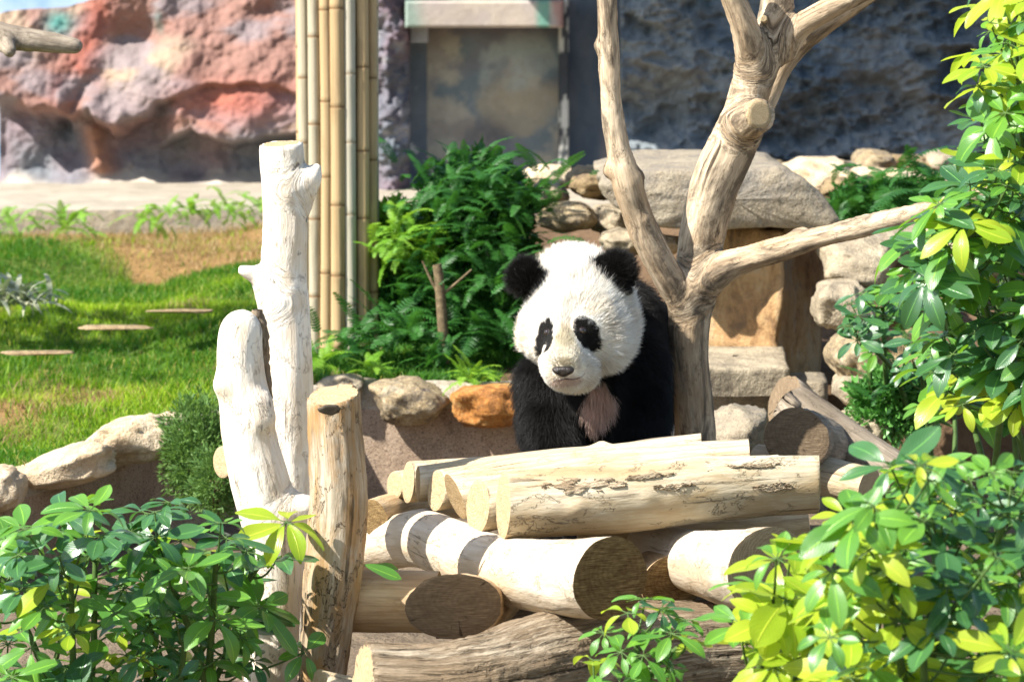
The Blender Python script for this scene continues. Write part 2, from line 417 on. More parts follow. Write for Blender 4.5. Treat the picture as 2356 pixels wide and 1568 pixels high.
# ------------------------------------------------------------------ log tubes
def frame_path(C):
    T = nrm(np.gradient(C, axis=0)); ref = np.array([0, 0, 1.0]); 
    E1 = nrm(np.cross(T, ref)); E2 = np.cross(E1, T); return T, E1, E2
def log(label, pts, n0=None, n1=None, mat='log', cut='cut_light', cut1=None, amp=.03, seed=1, seg=48, name='log', cat='log', group=None, patches=(), knots=(), oval=1.0, n=60):
    a = np.array([(*P(u, v, Y), M(r, Y)) for (u, v, Y, r) in pts])
    cr = crom(a, n); C = cr[:, :3]; Rr = cr[:, 3]; T, E1, E2 = frame_path(C)
    s = np.concatenate([[0], np.cumsum(np.linalg.norm(np.diff(C, axis=0), axis=1))])
    th = np.linspace(0, 2 * np.pi, seg, endpoint=False); ct, st = np.cos(th), np.sin(th)
    dirs = E1[:, None] * ct[None, :, None] + E2[:, None] * st[None, :, None]
    gc = np.stack([np.broadcast_to(ct, (n, seg)) * Rr.mean(), np.broadcast_to(st, (n, seg)) * Rr.mean(), np.broadcast_to(s[:, None], (n, seg))], -1)
    rad = Rr[:, None] * (1 + amp * fbm(gc * np.array([18, 18, 7]) + seed, seed, 4) + amp * .35 * fbm(gc * np.array([90, 90, 12]), seed + 3, 3))
    for (kt, ks, kr, kh) in knots:
        dd = (np.angle(np.exp(1j * (th[None, :] - kt))) * Rr[:, None]) ** 2 + (s[:, None] - ks * s[-1]) ** 2
        rad = rad + kh * np.exp(-dd / kr ** 2)
    dirs = dirs.copy(); dirs[..., 2] /= oval; dirs[..., 0] *= oval ** .8
    V = C[:, None] + dirs * rad[..., None]
    def fixn(nn, i):
        nn = nrm(nn); t = T[i] * (-1 if i == 0 else 1)
        while nn @ t < .45: nn = nrm(nn + .1 * t)
        return nn
    def trim(i, nn, sgn):
        if nn is None: return
        nn = fixn(nn, i); t = T[i]
        # shear the last rings onto the cut plane
        for j in range(seg):
            delta = ((C[i] - V[i, j]) @ nn) / (t @ nn); V[i, j] = V[i, j] + t * delta * 1.0
    def nearfix(i, nn, rng_):
        if nn is None: return
        nn = fixn(nn, i); t = T[i]
        for kk in rng_:
            for j in range(seg):
                lim = ((C[i] - V[kk, j]) @ nn) / (t @ nn)
                if i == 0 and lim > 0: V[kk, j] = V[kk, j] + t * (lim + 1e-4 * kk)
                if i != 0 and lim < 0: V[kk, j] = V[kk, j] + t * (lim - 1e-4 * (n - kk))
    trim(0, n0, 1); trim(n - 1, n1, -1); nearfix(0, n0, range(1, 9)); nearfix(n - 1, n1, range(n - 9, n - 1))
    mid = C[n // 2].copy(); root = empty(name, (mid[0], mid[1], V[..., 2].min()), label, cat, group)
    idx = np.arange(n * seg).reshape(n, seg); nx_ = np.roll(idx, -1, 1)
    F = np.stack([idx[:-1], nx_[:-1], nx_[1:], idx[1:]], -1).reshape(-1, 4)
    part('bark' if mat in ('bark', 'log') else 'trunk', V.reshape(-1, 3), F, MT[mat], root, {'gc': gc.reshape(-1, 3)})
    for i, cm, sg in ((0, cut, -1), (n - 1, cut1 or cut, 1)):
        ring = V[i]; cc = ring.mean(0); K = 9; vs_, gs = [], []
        e1, e2 = E1[i], E2[i]; Rm = np.linalg.norm(ring - cc, axis=1).mean(); nn = nrm(np.cross(ring[0] - cc, ring[seg // 4] - cc))
        if nn @ T[i] * sg < 0: nn = -nn
        for kk in range(1, K + 1):
            q = cc + (ring - cc) * (kk / K); g2 = np.stack([ct * kk / K, st * kk / K, 0 * ct + i + seed], -1)
            off = .0012 * vnoise(q * 160, seed) + (.0015 if kk < K else 0)
            vs_.append(q + nn * (off if kk < K else np.zeros(seg))[:, None] if kk < K else q); gs.append(g2)
        vv = np.vstack([cc[None] + nn * .0015] + vs_); gg = np.vstack([[[0, 0, i + seed]]] + gs)
        ff = []
        for j in range(seg):
            j2 = (j + 1) % seg; ff.append((0, 1 + j, 1 + j2))
            for kk in range(K - 1): ff.append((1 + kk * seg + j, 1 + (kk + 1) * seg + j, 1 + (kk + 1) * seg + j2, 1 + kk * seg + j2))
        if sg < 0: ff = [q[::-1] for q in ff]
        gg[:, 2] = 0
        part('cut_face', vv, ff, MT[cm], root, {'gc': gg})
    for (pt, ps, wt, ws, sd) in patches:       # flakes of old bark standing proud of the wood
        a_, b_ = 30, 44; vv, gg, ok = [], [], np.zeros((a_, b_), bool)
        for x in range(a_):
            for y in range(b_):
                fx, fy = x / (a_ - 1) * 2 - 1, y / (b_ - 1) * 2 - 1
                tt = pt + fx * wt; ss = np.clip(ps + fy * ws, 0.01, .99) * (n - 1); i = int(ss); fr = ss - i; i2 = min(i + 1, n - 1)
                jj = (tt % (2 * np.pi)) / (2 * np.pi) * seg; j = int(jj) % seg; j2 = (j + 1) % seg; fj = jj - int(jj)
                p = (V[i, j] * (1 - fj) + V[i, j2] * fj) * (1 - fr) + (V[i2, j] * (1 - fj) + V[i2, j2] * fj) * fr
                o = nrm(p - (C[i] * (1 - fr) + C[i2] * fr))
                e = fx * fx + fy * fy + .55 * float(fbm(np.array([fx * 2.2 + sd, fy * 5, sd]), sd, 4)); ok[x, y] = e < .62
                hh = .0045 * (1 if e < .5 else 0) + .002 * float(vnoise(np.array([fx * 9, fy * 14, sd]), 3)) - (.003 if e >= .56 else 0)
                vv.append(p + o * hh); gg.append((fx * .06, fy * .1, p[0] * .3))
        ff = [(x * b_ + y, (x + 1) * b_ + y, (x + 1) * b_ + y + 1, x * b_ + y + 1) for x in range(a_ - 1) for y in range(b_ - 1) if ok[x, y] and ok[x + 1, y] and ok[x, y + 1] and ok[x + 1, y + 1]]
        if ff:
            ids, inv = np.unique(np.array(ff), return_inverse=True)
            part('bark_flake', np.array(vv)[ids], inv.reshape(-1, 4), MT['flake'], root, {'gc': np.array(gg)[ids]})
    return root
MT['flake'] = wood_mat('flaking_bark', (.58, .48, .34), (.40, .30, .19), (.06, .04, .025), crack=1.0, grain=1.2, blotch=.8, stain=(.25, .17, .1), stain_amt=.5)
#@@SETTING
# ------------------------------------------------------------------ terrain
def Yw(x): return np.interp(x, [-9, -1.9, -1.443, -1.03, -.56, .087, .5, 9], [9.0, 9.3, 9.8, 10.6, 11.3, 11.2, 11.35, 11.35])
def Hw(x): return np.interp(x, [-9, -1.443, -1.03, -.56, .087, 9], [.26, .283, .346, .398, .39, .36])
def gz(x, y):
    d = y - Yw(x)
    h = sstep(d, .02, .10) * Hw(x) * .93
    h = h + .17 * sstep(y, 11.3, 16.6) * sstep(-x, -.6, .2)
    h = h + .34 * sstep(x, .1, .9) * sstep(y, 12.4, 15.5)
    h = h + .075 * fbm(np.stack([x * 1.1, y * 1.7, 0 * x], -1), 5, 4) * sstep(d, .2, 1.2) * sstep(17.4 - y, 0, .8)
    h = h + .02 * fbm(np.stack([x * 2.5, y * 2.5, 0 * x], -1), 8, 3) * (d < 0)
    return h
def brownmask(x, y):
    u, v = proj(np.stack([x, y, gz(x, y)], -1))
    n = fbm(np.stack([x * 3, y * 1.4, 0 * x], -1), 21, 4)
    m1 = sstep(n * .35 + y, 15.5, 15.9) * sstep(x + y * .02 + n * .25, -2.3, -1.85) * (y < 17.3)
    m2 = np.exp(-(((x + 1.62) / .42) ** 2 + ((y - 11.35 - (x + 1.62) * .9) / .45) ** 2)) * 1.4
    m3 = sstep(.16 + n * .10 - (y - Yw(x)), 0, .08) * .6
    return np.clip(m1 + m2 + m3 + sstep(n, .35, .8) * .7, 0, 1)
xs = np.unique(np.concatenate([np.linspace(-14, -3, 40), np.linspace(-3, 3, 260), np.linspace(3, 14, 40)]))
ys = np.unique(np.concatenate([np.linspace(-4, 6.5, 25), np.linspace(6.5, 20, 520), np.linspace(20, 60, 25)]))
X, Yg = np.meshgrid(xs, ys, indexing='ij'); Z = gz(X, Yg)
nxx, nyy = X.shape; idx = np.arange(nxx * nyy).reshape(nxx, nyy)
F = np.stack([idx[:-1, :-1], idx[1:, :-1], idx[1:, 1:], idx[:-1, 1:]], -1).reshape(-1, 4)
isg = sstep(Yg - Yw(X), .05, .12) * (X < -.45) * 1.0
bm = brownmask(X, Yg)
soil = np.array([.16, .10, .055]); pit = np.array([.20, .15, .10])
gcol = lerpc((.07, .15, .015), (.12, .17, .03), .5 + .5 * fbm(np.stack([X * 4, Yg * 3, 0 * X], -1), 31, 3))
gcol = lerpc(gcol, (.30, .18, .07), bm)
colr = np.where(isg[..., None] > .5, gcol, soil)
colr = np.where((Yg - Yw(X) < .03)[..., None], pit, colr)
MT['ground'] = paint_mat('earth_and_turf', 9, .02, .4, .95)
solo('ground', np.stack([X, Yg, Z], -1).reshape(-1, 3), F, MT['ground'], kind='structure', attrs={'col': rgba(colr.reshape(-1, 3))}, origin=np.zeros(3))

# ------------------------------------------------------------------ stones
def stone(name, u, v, Y, ru, rv, rd, mat, seed, rot=0.0, flat=0.0, label=None, cat='stone', parent=None, ang=.35, facet=.5, sub=20, lump=1.0, group=None):
    c = P(u, v, Y); r = np.array([M(ru, Y), rd, M(rv, Y)])
    nu, nv = int(sub * 2.2), sub
    ph = np.linspace(0, np.pi, nv + 1); th = np.linspace(0, 2 * np.pi, nu, endpoint=False)
    PH, TH = np.meshgrid(ph, th, indexing='ij')
    D = np.stack([np.sin(PH) * np.cos(TH), np.sin(PH) * np.sin(TH), np.cos(PH)], -1)
    e = 1 - .42 * facet
    S = np.sign(D) * np.abs(D) ** e
    # planar facets chopped off
    rg = np.random.default_rng(seed); dist = np.ones(PH.shape) * 9
    nl = nrm(rg.normal(size=(9, 3))); hs = rg.uniform(.78, 1.0, 9)
    nS = S
    for q, h in zip(nl, hs):
        dd = nS @ q; nS = nS - np.clip(dd - h, 0, None)[..., None] * q * .9
    nS = nS * (1 + lump * (.13 * fbm(D * 1.9 + seed * 7.1, seed, 4)) + .03 * fbm(D * 8 + seed, seed + 2, 3))[..., None]
    V = nS * r
    ca, sa = math.cos(rot), math.sin(rot)
    V = np.stack([V[..., 0] * ca + V[..., 2] * sa, V[..., 1], -V[..., 0] * sa + V[..., 2] * ca], -1) + c
    ids = np.arange(V.shape[0] * nu).reshape(-1, nu); nx2 = np.roll(ids, -1, 1)
    F = np.stack([ids[:-1], ids[1:], nx2[1:], nx2[:-1]], -1).reshape(-1, 4)
    V = V.reshape(-1, 3)
    if parent is not None:
        o = part(name, V, F, mat, parent)
        if label: o['label'] = label
        return o
    return solo(name, V, F, mat, label, cat, group)
MT['st_grey'] = stone_mat('grey_stone', (.20, .165, .12), (.37, .305, .21), (.48, .405, .28), 8, .4)
MT['st_gold'] = stone_mat('gold_grey_stone', (.13, .11, .09), (.36, .27, .15), (.50, .42, .29), 16, .6, .010, 2)
MT['st_orange'] = stone_mat('orange_stone', (.17, .075, .03), (.46, .19, .045), (.50, .34, .14), 15, .5, .010, 3)
MT['st_cream'] = stone_mat('cream_stone', (.42, .30, .18), (.58, .46, .30), (.66, .56, .42), 8, .3, .014, 4)
MT['st_brown'] = stone_mat('brown_stone', (.17, .12, .07), (.32, .23, .12), (.42, .33, .2), 10, .5, .012, 5)
MT['granite'] = stone_mat('speckled_granite_render', (.22, .155, .11), (.34, .25, .175), (.41, .32, .24), 5, .8, .004, 6)
MT['mortar'] = stone_mat('pale_mortar', (.30, .25, .19), (.42, .36, .28), (.5, .45, .36), 14, .3, .012, 7)
MT['slab'] = stone_mat('grey_slab_stone', (.20, .18, .15), (.29, .24, .17), (.36, .31, .225), 7, .6, .012, 8)

# low wall with coping stones
wl = empty('low_wall', (-.6, 11.0, -.05), 'low curved granite-rendered retaining wall topped with rounded stones below the ferns', 'wall')
wx = np.linspace(-4.5, .75, 240); wy = Yw(wx); tz = Hw(wx)
prof = [(0, -.1), (-.012, .02), (-.004, .6), (-.01, .74), (.004, .86), (.03, .93), (.09, .96), (.14, .93), (.14, .2)]
VV = []
for (dy, hz) in prof:
    zz = hz * tz if hz > 0 else np.full_like(tz, hz)
    VV.append(np.stack([wx, wy + dy, zz], -1))
VV = np.stack(VV, 1); VV[..., 1] += .012 * fbm(VV * 5, 3, 4) ; VV[:, 3:, 2] += .010 * fbm(VV[:, 3:] * 6, 4, 3)
mI = np.arange(VV.shape[0] * VV.shape[1]).reshape(VV.shape[:2])
Fq = np.stack([mI[:-1, :-1], mI[1:, :-1], mI[1:, 1:], mI[:-1, 1:]], -1)
part('wall_face', VV[:, :4].reshape(-1, 3), np.stack([np.arange(240 * 4).reshape(240, 4)[:-1, :-1], np.arange(240 * 4).reshape(240, 4)[1:, :-1], np.arange(240 * 4).reshape(240, 4)[1:, 1:], np.arange(240 * 4).reshape(240, 4)[:-1, 1:]], -1).reshape(-1, 4), MT['granite'], wl)
k5 = len(prof) - 3; a5 = np.arange(240 * k5).reshape(240, k5)
part('mortar_cap', VV[:, 3:].reshape(-1, 3), np.stack([a5[:-1, :-1], a5[1:, :-1], a5[1:, 1:], a5[:-1, 1:]], -1).reshape(-1, 4), MT['mortar'], wl)
stone('stone', 945, 922, 11.22, 92, 52, .12, MT['st_gold'], 11, .02, parent=wl, label='gold grey rounded coping stone', sub=30)
stone('stone', 1132, 932, 11.15, 92, 50, .12, MT['st_orange'], 12, -.03, parent=wl, label='bright orange rounded coping stone', sub=30)
stone('stone', 785, 885, 11.3, 60, 24, .10, MT['st_grey'], 13, -.1, parent=wl, label='flat grey coping stone')
for k, (u, v, Y, ru, rv, rt, sd) in enumerate([(0, 1125, 9.80, 62, 50, -.3, 21), (140, 1078, 10.0, 135, 46, -.26, 22), (300, 1012, 10.3, 105, 56, -.22, 23), (400, 990, 10.58, 60, 34, .1, 24), (-120, 1180, 9.6, 90, 46, -.3, 25)]):
    stone('stone', u, v, Y, ru, rv, .13, MT['st_cream'] if k < 4 else MT['st_grey'], sd, rt, parent=wl, label='cream coping stone lit by the sun' if k == 1 else None, sub=28, facet=.8)
# grass edging stones
for (u, v, Y, ru, rv, sd, lb) in [(415, 712, 12.6, 78, 4, 31, 'thin grey edging stone in the grass beside the white posts'), (270, 750, 12.15, 85, 5, 32, 'pale edging stone in the middle of the lawn steps'), (85, 808, 11.55, 85, 4, 33, 'long edging stone at the left side of the lawn'), (560, 748, 12.1, 40, 4, 34, 'short edging stone tucked behind the white posts')]:
    stone('edging_stone', u, v + 3, Y, ru, rv, .05, MT['st_brown'], sd, label=lb, cat='stone', facet=.9, sub=12, group='edging stones set in the lawn')

# right-hand rockwork
rk = [      ('boulder', 1372, 418, 12.6, 70, 36, .2, 'st_brown', 42, .12, 'brown boulder left of the thin tree limb', .6),
      ('boulder', 1298, 498, 12.2, 70, 34, .18, 'st_gold', 43, 0, 'mottled round boulder beside the fern bush', .3),
      ('boulder', 1265, 405, 13.2, 75, 28, .2, 'st_cream', 44, .05, 'pale flat boulder at the top of the fern bush', .6),
      ('boulder', 1400, 505, 12.3, 52, 34, .2, 'st_grey', 45, .1, 'grey boulder under the brown boulder', .6),
      ('boulder', 1258, 455, 12.6, 50, 40, .2, 'st_grey', 46, .3, 'grey stone wedged behind the fern bush', .5),
      ('boulder', 1540, 385, 14.2, 75, 20, .22, 'st_grey', 47, -.03, 'low grey stone below the dark rock wall', .7),
      ('boulder', 1895, 405, 14.2, 110, 42, .3, 'st_cream', 48, .03, 'wide cream boulder behind the large slab', .6),
      ('boulder', 2040, 425, 13.4, 110, 44, .3, 'st_cream', 49, .06, 'rounded cream boulder right of the large slab', .5),
      ('boulder', 1930, 430, 13.0, 42, 24, .15, 'st_brown', 50, -.1, 'small brown stone on the cream boulders', .4),
      ('boulder', 2010, 372, 15.0, 48, 26, .2, 'st_gold', 51, .2, 'pointed mottled stone at the foot of the dark wall', .9),
      ('boulder', 2090, 378, 15.2, 52, 24, .2, 'st_brown', 52, 0, 'brown squarish stone at the foot of the dark wall', .9),
      ('boulder', 2175, 375, 15.2, 48, 26, .2, 'st_grey', 53, .1, 'grey stone rightmost at the foot of the dark wall', .9),
      ('boulder', 2150, 420, 13.8, 90, 30, .25, 'st_cream', 54, -.05, 'cream stone above the dark green undergrowth', .6),
      ('boulder', 1745, 378, 14.5, 60, 18, .15, 'st_gold', 55, 0, 'small stone behind the top of the slab', .8),
      ('boulder', 1440, 555, 12.0, 60, 30, .2, 'st_grey', 56, 0, 'grey rock seen through the tree fork', .6),
      ('boulder', 1535, 565, 11.8, 36, 22, .15, 'st_cream', 57, 0, 'small pale rock in the fork of the tree', .6),
      ('boulder', 1975, 600, 11.3, 95, 62, .25, 'st_grey', 61, .1, 'big grey boulder under the long side branch', .6),
      ('boulder', 2060, 560, 11.6, 80, 60, .25, 'slab', 62, -.2, 'dark grey boulder behind the schefflera leaves', .7),
      ('boulder', 1940, 700, 11.0, 72, 60, .2, 'st_grey', 63, .0, 'grey boulder behind the small dark shrub', .6),
      ('boulder', 1965, 820, 10.8, 66, 56, .2, 'st_gold', 64, .2, 'mottled brown boulder below the small dark shrub', .5),
      ('boulder', 1985, 905, 10.6, 66, 40, .2, 'st_grey', 65, .1, 'squarish grey boulder low on the right bank', .8),
      ('boulder', 1990, 975, 10.4, 66, 42, .2, 'st_grey', 66, -.1, 'lowest grey boulder above the yellow leaves', .8),
      ('boulder', 2110, 700, 11.4, 90, 60, .2, 'st_brown', 67, .1, 'brown earthy boulder behind the right leaves', .5),
      ('boulder', 2100, 850, 11.0, 90, 90, .2, 'st_brown', 68, .1, 'brown bank stone behind the low ground plants', .5),
      ('boulder', 1700, 985, 10.3, 70, 60, .2, 'slab', 69, .1, 'shaded grey rock in the hollow beside the tree', .6),
      ('boulder', 2300, 540, 11.5, 160, 90, .3, 'st_grey', 70, .1, 'large boulder hidden among the right leaves', .6)]
for (nm, u, v, Y, ru, rv, rd, mt, sd, rt, lb, fc) in rk:
    stone(nm, u, v, Y, ru, rv, rd, MT[mt], sd, rt, label=lb, cat='boulder', facet=fc, sub=26, group='rocks of the stone bank')
# orange pillar and flat step
def prism(poly, Y0, Y1, ny=14, ne=9, amp=.012, seed=1):
    q = [P(u, v, Y0)[[0, 2]] for u, v in poly]; ring = []
    for i in range(len(q)):
        a, b = q[i], q[(i + 1) % len(q)]
        for t in np.linspace(0, 1, ne, endpoint=False): ring.append(a + (b - a) * t)
    ring = np.array(ring); cen = ring.mean(0); m = len(ring); L = []
    for y, s_ in [(Y0 - .004, .05), (Y0 - .003, .5), (Y0, .9), (Y0 + .012, .985)] + [(Y0 + (Y1 - Y0) * t, 1.0) for t in np.linspace(.06, .94, ny)] + [(Y1, .9), (Y1, .05)]:
        w_ = cen + (ring - cen) * s_; L.append(np.column_stack([w_[:, 0], np.full(m, y), w_[:, 1]]))
    V = np.array(L); V += amp * np.stack([fbm(V * 6, seed, 5), 2.2 * fbm(V * 5 + 9, seed, 5), fbm(V * 6 + 21, seed, 5)], -1)
    n_ = V.shape[0]; ids = np.arange(n_ * m).reshape(n_, m); nx2 = np.roll(ids, -1, 1)
    return V.reshape(-1, 3), np.stack([ids[:-1], ids[1:], nx2[1:], nx2[:-1]], -1).reshape(-1, 4)
V, F = prism([(1385, 420), (1470, 392), (1640, 384), (1800, 386), (1850, 412), (1900, 462), (1932, 505), (1912, 530), (1760, 524), (1600, 532), (1480, 516), (1410, 470)], 11.25, 12.5, seed=4)
solo('boulder', V, F, MT['slab'], 'large wedge-shaped grey slab resting on the orange stone pillar', 'boulder', 'rocks of the stone bank')
def block(corners_bot, z0, z1, nz=24, ne=14, amp=.015, seed=1, taper=0.0):
    cb = np.array(corners_bot, float); ring = []
    for i in range(len(cb)):
        a, b = cb[i], cb[(i + 1) % len(cb)]
        for t in np.linspace(0, 1, ne, endpoint=False): ring.append(a + (b - a) * t)
    ring = np.array(ring); cen = ring.mean(0); m = len(ring); L = []
    lev = np.linspace(0, 1, nz)
    for t in lev:
        q = cen + (ring - cen) * (1 - taper * t); L.append(np.column_stack([q, np.full(m, z0 + (z1 - z0) * t)]))
    for s_ in (.94, .7, .4, .05):
        L.append(np.column_stack([cen + (ring - cen) * s_ * (1 - taper), np.full(m, z1 + .006)]))
    V = np.array(L); V += amp * np.stack([fbm(V * 4, seed, 4), fbm(V * 4 + 9, seed, 4), fbm(V * 4 + 21, seed, 4) * .6], -1)
    n_ = V.shape[0]; ids = np.arange(n_ * m).reshape(n_, m); nx2 = np.roll(ids, -1, 1)
    return V.reshape(-1, 3), np.stack([ids[:-1], nx2[:-1], nx2[1:], ids[1:]], -1).reshape(-1, 4)
s = NT('stained_pillar_stone'); g = s.n('TexCoord').outputs['Object']
st = s.noise(s.mapv(g, (5.5, 5.5, 2.4)), 1, 8, .75, .4); st2 = s.noise(g, 30, 5)
c = s.ramp(st, [(.34, (.11, .075, .05)), (.45, (.30, .175, .08)), (.54, (.42, .27, .13)), (.66, (.36, .31, .23))])
MT['pillar'] = s.surf(s.mix(s.ramp(st2, [(.3, .5), (.5, 0)]), c, (.12, .08, .05)), .85, s.bump(st2, .012, 1, s.bump(st, .03)), .2)
pA, pB, pC = P(1640, 880, 11.6), P(1800, 880, 11.35), P(1885, 880, 11.9)
V, F = block([pA[:2], pB[:2], pC[:2], (pA[0] + .15, 12.3)], .1, P(1700, 534, 11.25)[2], seed=3, amp=.035)
solo('stone_pillar', V, F, MT['pillar'], 'orange stained upright stone pillar right of the tree trunk', 'pillar')
zt = P(1700, 830, 11.0)[2]
V, F = block([P(1600, 900, 10.72)[:2], P(1818, 900, 10.8)[:2], P(1800, 850, 11.45)[:2], P(1560, 850, 11.45)[:2]], zt - .085, zt, 8, seed=5, amp=.01)
solo('flat_step', V, F, MT['st_grey'], 'pale flat stone step in front of the orange pillar', 'step')
V, F = block([P(1560, 900, 11.1)[:2], P(1900, 900, 11.1)[:2], P(1900, 900, 11.4)[:2], P(1560, 850, 11.4)[:2]], -.05, zt - .09, 8, seed=6)
solo('rock_footing', V, F, MT['slab'], 'dark rock footing under the pale stone step', 'rock')

# ------------------------------------------------------------------ rear: ledge, painted rocks, door, dark wall
YB = 19.2
def backpt(u, v, Y=YB): return P(u, v, Y)
MT['ledge'] = stone_mat('ledge_concrete', (.27, .235, .18), (.36, .315, .245), (.42, .37, .29), 3, .2, .008, 9)
xa, xb = -6.0, 1.1
le = empty('concrete_ledge', (-2, 17.2, .4), 'long pale concrete ledge along the foot of the painted rock', 'ledge')
xx = np.linspace(xa, xb, 200); pr = [(17.22, .2), (17.2, .50), (17.22, .545), (17.3, .555), (18.2, .56), (19.6, .58)]
VV = np.stack([np.stack([xx, np.full_like(xx, a), np.full_like(xx, b)], -1) for a, b in pr], 1)
VV += .01 * np.stack([0 * VV[..., 0], fbm(VV * 3, 1, 3), fbm(VV * 3, 2, 3)], -1)
a6 = np.arange(200 * 6).reshape(200, 6)
qs = np.stack([a6[:-1, :-1], a6[1:, :-1], a6[1:, 1:], a6[:-1, 1:]], -1)
part('slab', VV.reshape(-1, 3), qs[:, 2:].reshape(-1, 4), MT['ledge'], le); part('kerb_face', VV.reshape(-1, 3), qs[:, :2].reshape(-1, 4), MT['slab'], le)

def relief(name, u0, u1, v0, v1, du, dv, func, mat, label, cat, Y=YB, seed=0, top=None):
    us = np.arange(u0, u1 + du, du); vs_ = np.arange(v0, v1 + dv, dv); U, Vv = np.meshgrid(us, vs_, indexing='ij')
    if top is not None: Vv = np.maximum(Vv, top(U))
    pr_, col = func(U, Vv)
    a = (U - 1178) / FPX; x = a * Y / cp
    b = (784 - Vv) / FPX; z = CZ + Y * (-sp + b * cp) / (cp + b * sp)
    V = np.stack([x, Y - pr_, z], -1)
    n_, m_ = U.shape; ids = np.arange(n_ * m_).reshape(n_, m_)
    F = np.stack([ids[:-1, 1:], ids[1:, 1:], ids[1:, :-1], ids[:-1, :-1]], -1).reshape(-1, 4)
    # close the back so that the rock has a body
    bk = V.reshape(-1, 3).copy()
    ring = np.concatenate([ids[:, 0], ids[-1, 1:], ids[::-1, -1][1:], ids[0, ::-1][1:-1]])
    rp = bk[ring].copy(); rp[:, 1] = Y + .5; base = len(bk); bk = np.vstack([bk, rp]); k = len(ring)
    ff = [tuple(q) for q in F.tolist()] + [(int(ring[i]), int(ring[(i + 1) % k]), base + (i + 1) % k, base + i) for i in range(k)]
    cc = np.vstack([col.reshape(-1, 3), col.reshape(-1, 3)[ring]])
    return solo(name, bk, ff, mat, label, cat, attrs={'col': rgba(cc)})
MT['paint'] = paint_mat('painted_rock', 9, .006, .22)
MT['paint_s'] = paint_mat('painted_panel', 5, .004, .22)
def U3(U, V, k=1.0, s=0): return np.stack([U * k, V * k, 0 * U + s], -1)
def rockL(U, V):
    wob = 22 * fbm(U3(U, V, .02), 3, 3)
    vb = np.interp(U, [-400, 7, 113, 178, 225, 274, 335, 404, 445, 513, 633, 700, 900], [230, 222, 228, 270, 235, 285, 252, 209, 190, 180, 182, 200, 205]) + wob * .6
    vb2 = np.interp(U, [-400, 380, 455, 547, 626, 694, 900], [300, 330, 290, 325, 303, 292, 300]) + wob * .4
    t = V / vb
    p1 = .34 * (.2 + .75 * np.clip(t, 0, 1) ** 1.2) * (1 - sstep(V - vb, 0, 46))
    m2 = sstep(U, 350, 430)
    p2 = (.25 + .02 * (V - vb) / 40) * sstep(V, vb - 30, vb + 10) * (1 - sstep(V - vb2, 0, 22)) * m2
    p = np.maximum(p1, p2) 
    hol = np.exp(-(((U - 325) / 62) ** 2 + ((V - 85) / 48) ** 2) ** 1.5); p = p - .10 * hol
    hol2 = np.exp(-(((U - 640) / 60) ** 2 + ((V - 30) / 20) ** 2)); p = p - .05 * hol2
    gul = np.exp(-((U - 195 - (V - 230) * -.5) / 22.) ** 2) * sstep(V, 150, 230) * (1 - sstep(V, 280, 330)); p = p - .12 * gul
    blob = np.exp(-(((U - 190) / 45) ** 2 + ((V - 395) / 26) ** 2)); p = p + .13 * blob
    col2 = np.exp(-((U - 245 - 20 * np.sin(V / 60.)) / 32.) ** 2) * sstep(V, 240, 300) * (1 - sstep(V, 380, 430)); p = p + .16 * col2
    p = p + .85 * sstep(V, 385, 470) ** 1.4
    nz = fbm(U3(U, V, .012), 4, 5, .55); p = p + .045 * nz + .012 * np.abs(fbm(U3(U, V, .03), 6, 3))
    p = p * sstep(U, -2, 22) + .0 - .5 * (1 - sstep(U, 2, 16)) * 0
    pink = np.array([.27, .15, .12]); cream = np.array([.37, .27, .19]); red = np.array([.29, .085, .055]); ora = np.array([.42, .19, .10])
    blue = np.array([.13, .165, .185]); pur = np.array([.19, .14, .155]); teal = np.array([.10, .30, .26]); base = np.array([.60, .53, .43])
    n1 = fbm(U3(U, V, .006), 41, 3) * .5 + .5; n2 = fbm(U3(U, V, .010, 5), 43, 4) * .5 + .5; n3 = fbm(np.stack([U * .007, V * .016, 0 * U + 9], -1), 45, 4) * .5 + .5
    c = lerpc(np.broadcast_to(cream, U.shape + (3,)), pink, sstep(n1, .3, .62))
    c = lerpc(c, np.array([.235, .195, .20]), sstep(n3, .48, .8) * .85)
    rg = np.exp(-(((U - 215 - (V - 100) * -.35) / 40) ** 2)) * (1 - sstep(V, 200, 260)); c = lerpc(c, red, rg * .8 * sstep(n2, .2, .6))
    c = lerpc(c, red * 1.15, np.exp(-(((U - 560) / 130) ** 2 + ((V - 230) / 48) ** 2)) * .85)
    low = sstep(V, vb - 5, vb + 50) * (1 - m2 * (1 - sstep(V, vb2 - 20, vb2 + 15)))
    c = lerpc(c, lerpc(np.broadcast_to(blue, U.shape + (3,)), pur, n2), low * .8)
    c = lerpc(c, ora * .85, col2 * .8)
    for (a, b, ra, rb) in [(150, 50, 30, 28), (415, 30, 40, 22), (400, 50, 26, 26), (470, 15, 60, 14), (545, 25, 12, 24)]:
        c = lerpc(c, teal * .8 * (1 + n3[..., None] * .4), np.exp(-(((U - a) / ra) ** 2 + ((V - b) / rb) ** 2)) * sstep(n2, .25, .6))
    c = lerpc(c, base, sstep(V + 18 * fbm(U3(U, V, .02), 60, 3), 392, 432))
    return p, c
relief('painted_rock', 6, 935, -110, 505, 4, 3.5, rockL, MT['paint'], 'large pink and blue painted artificial rock behind the lawn', 'rock wall', top=lambda U: np.interp(U, [0, 60, 150, 250, 330, 560], [34, 24, 18, -4, -40, -110]) + 5 * fbm(U3(U, 0 * U, .03), 2, 3))
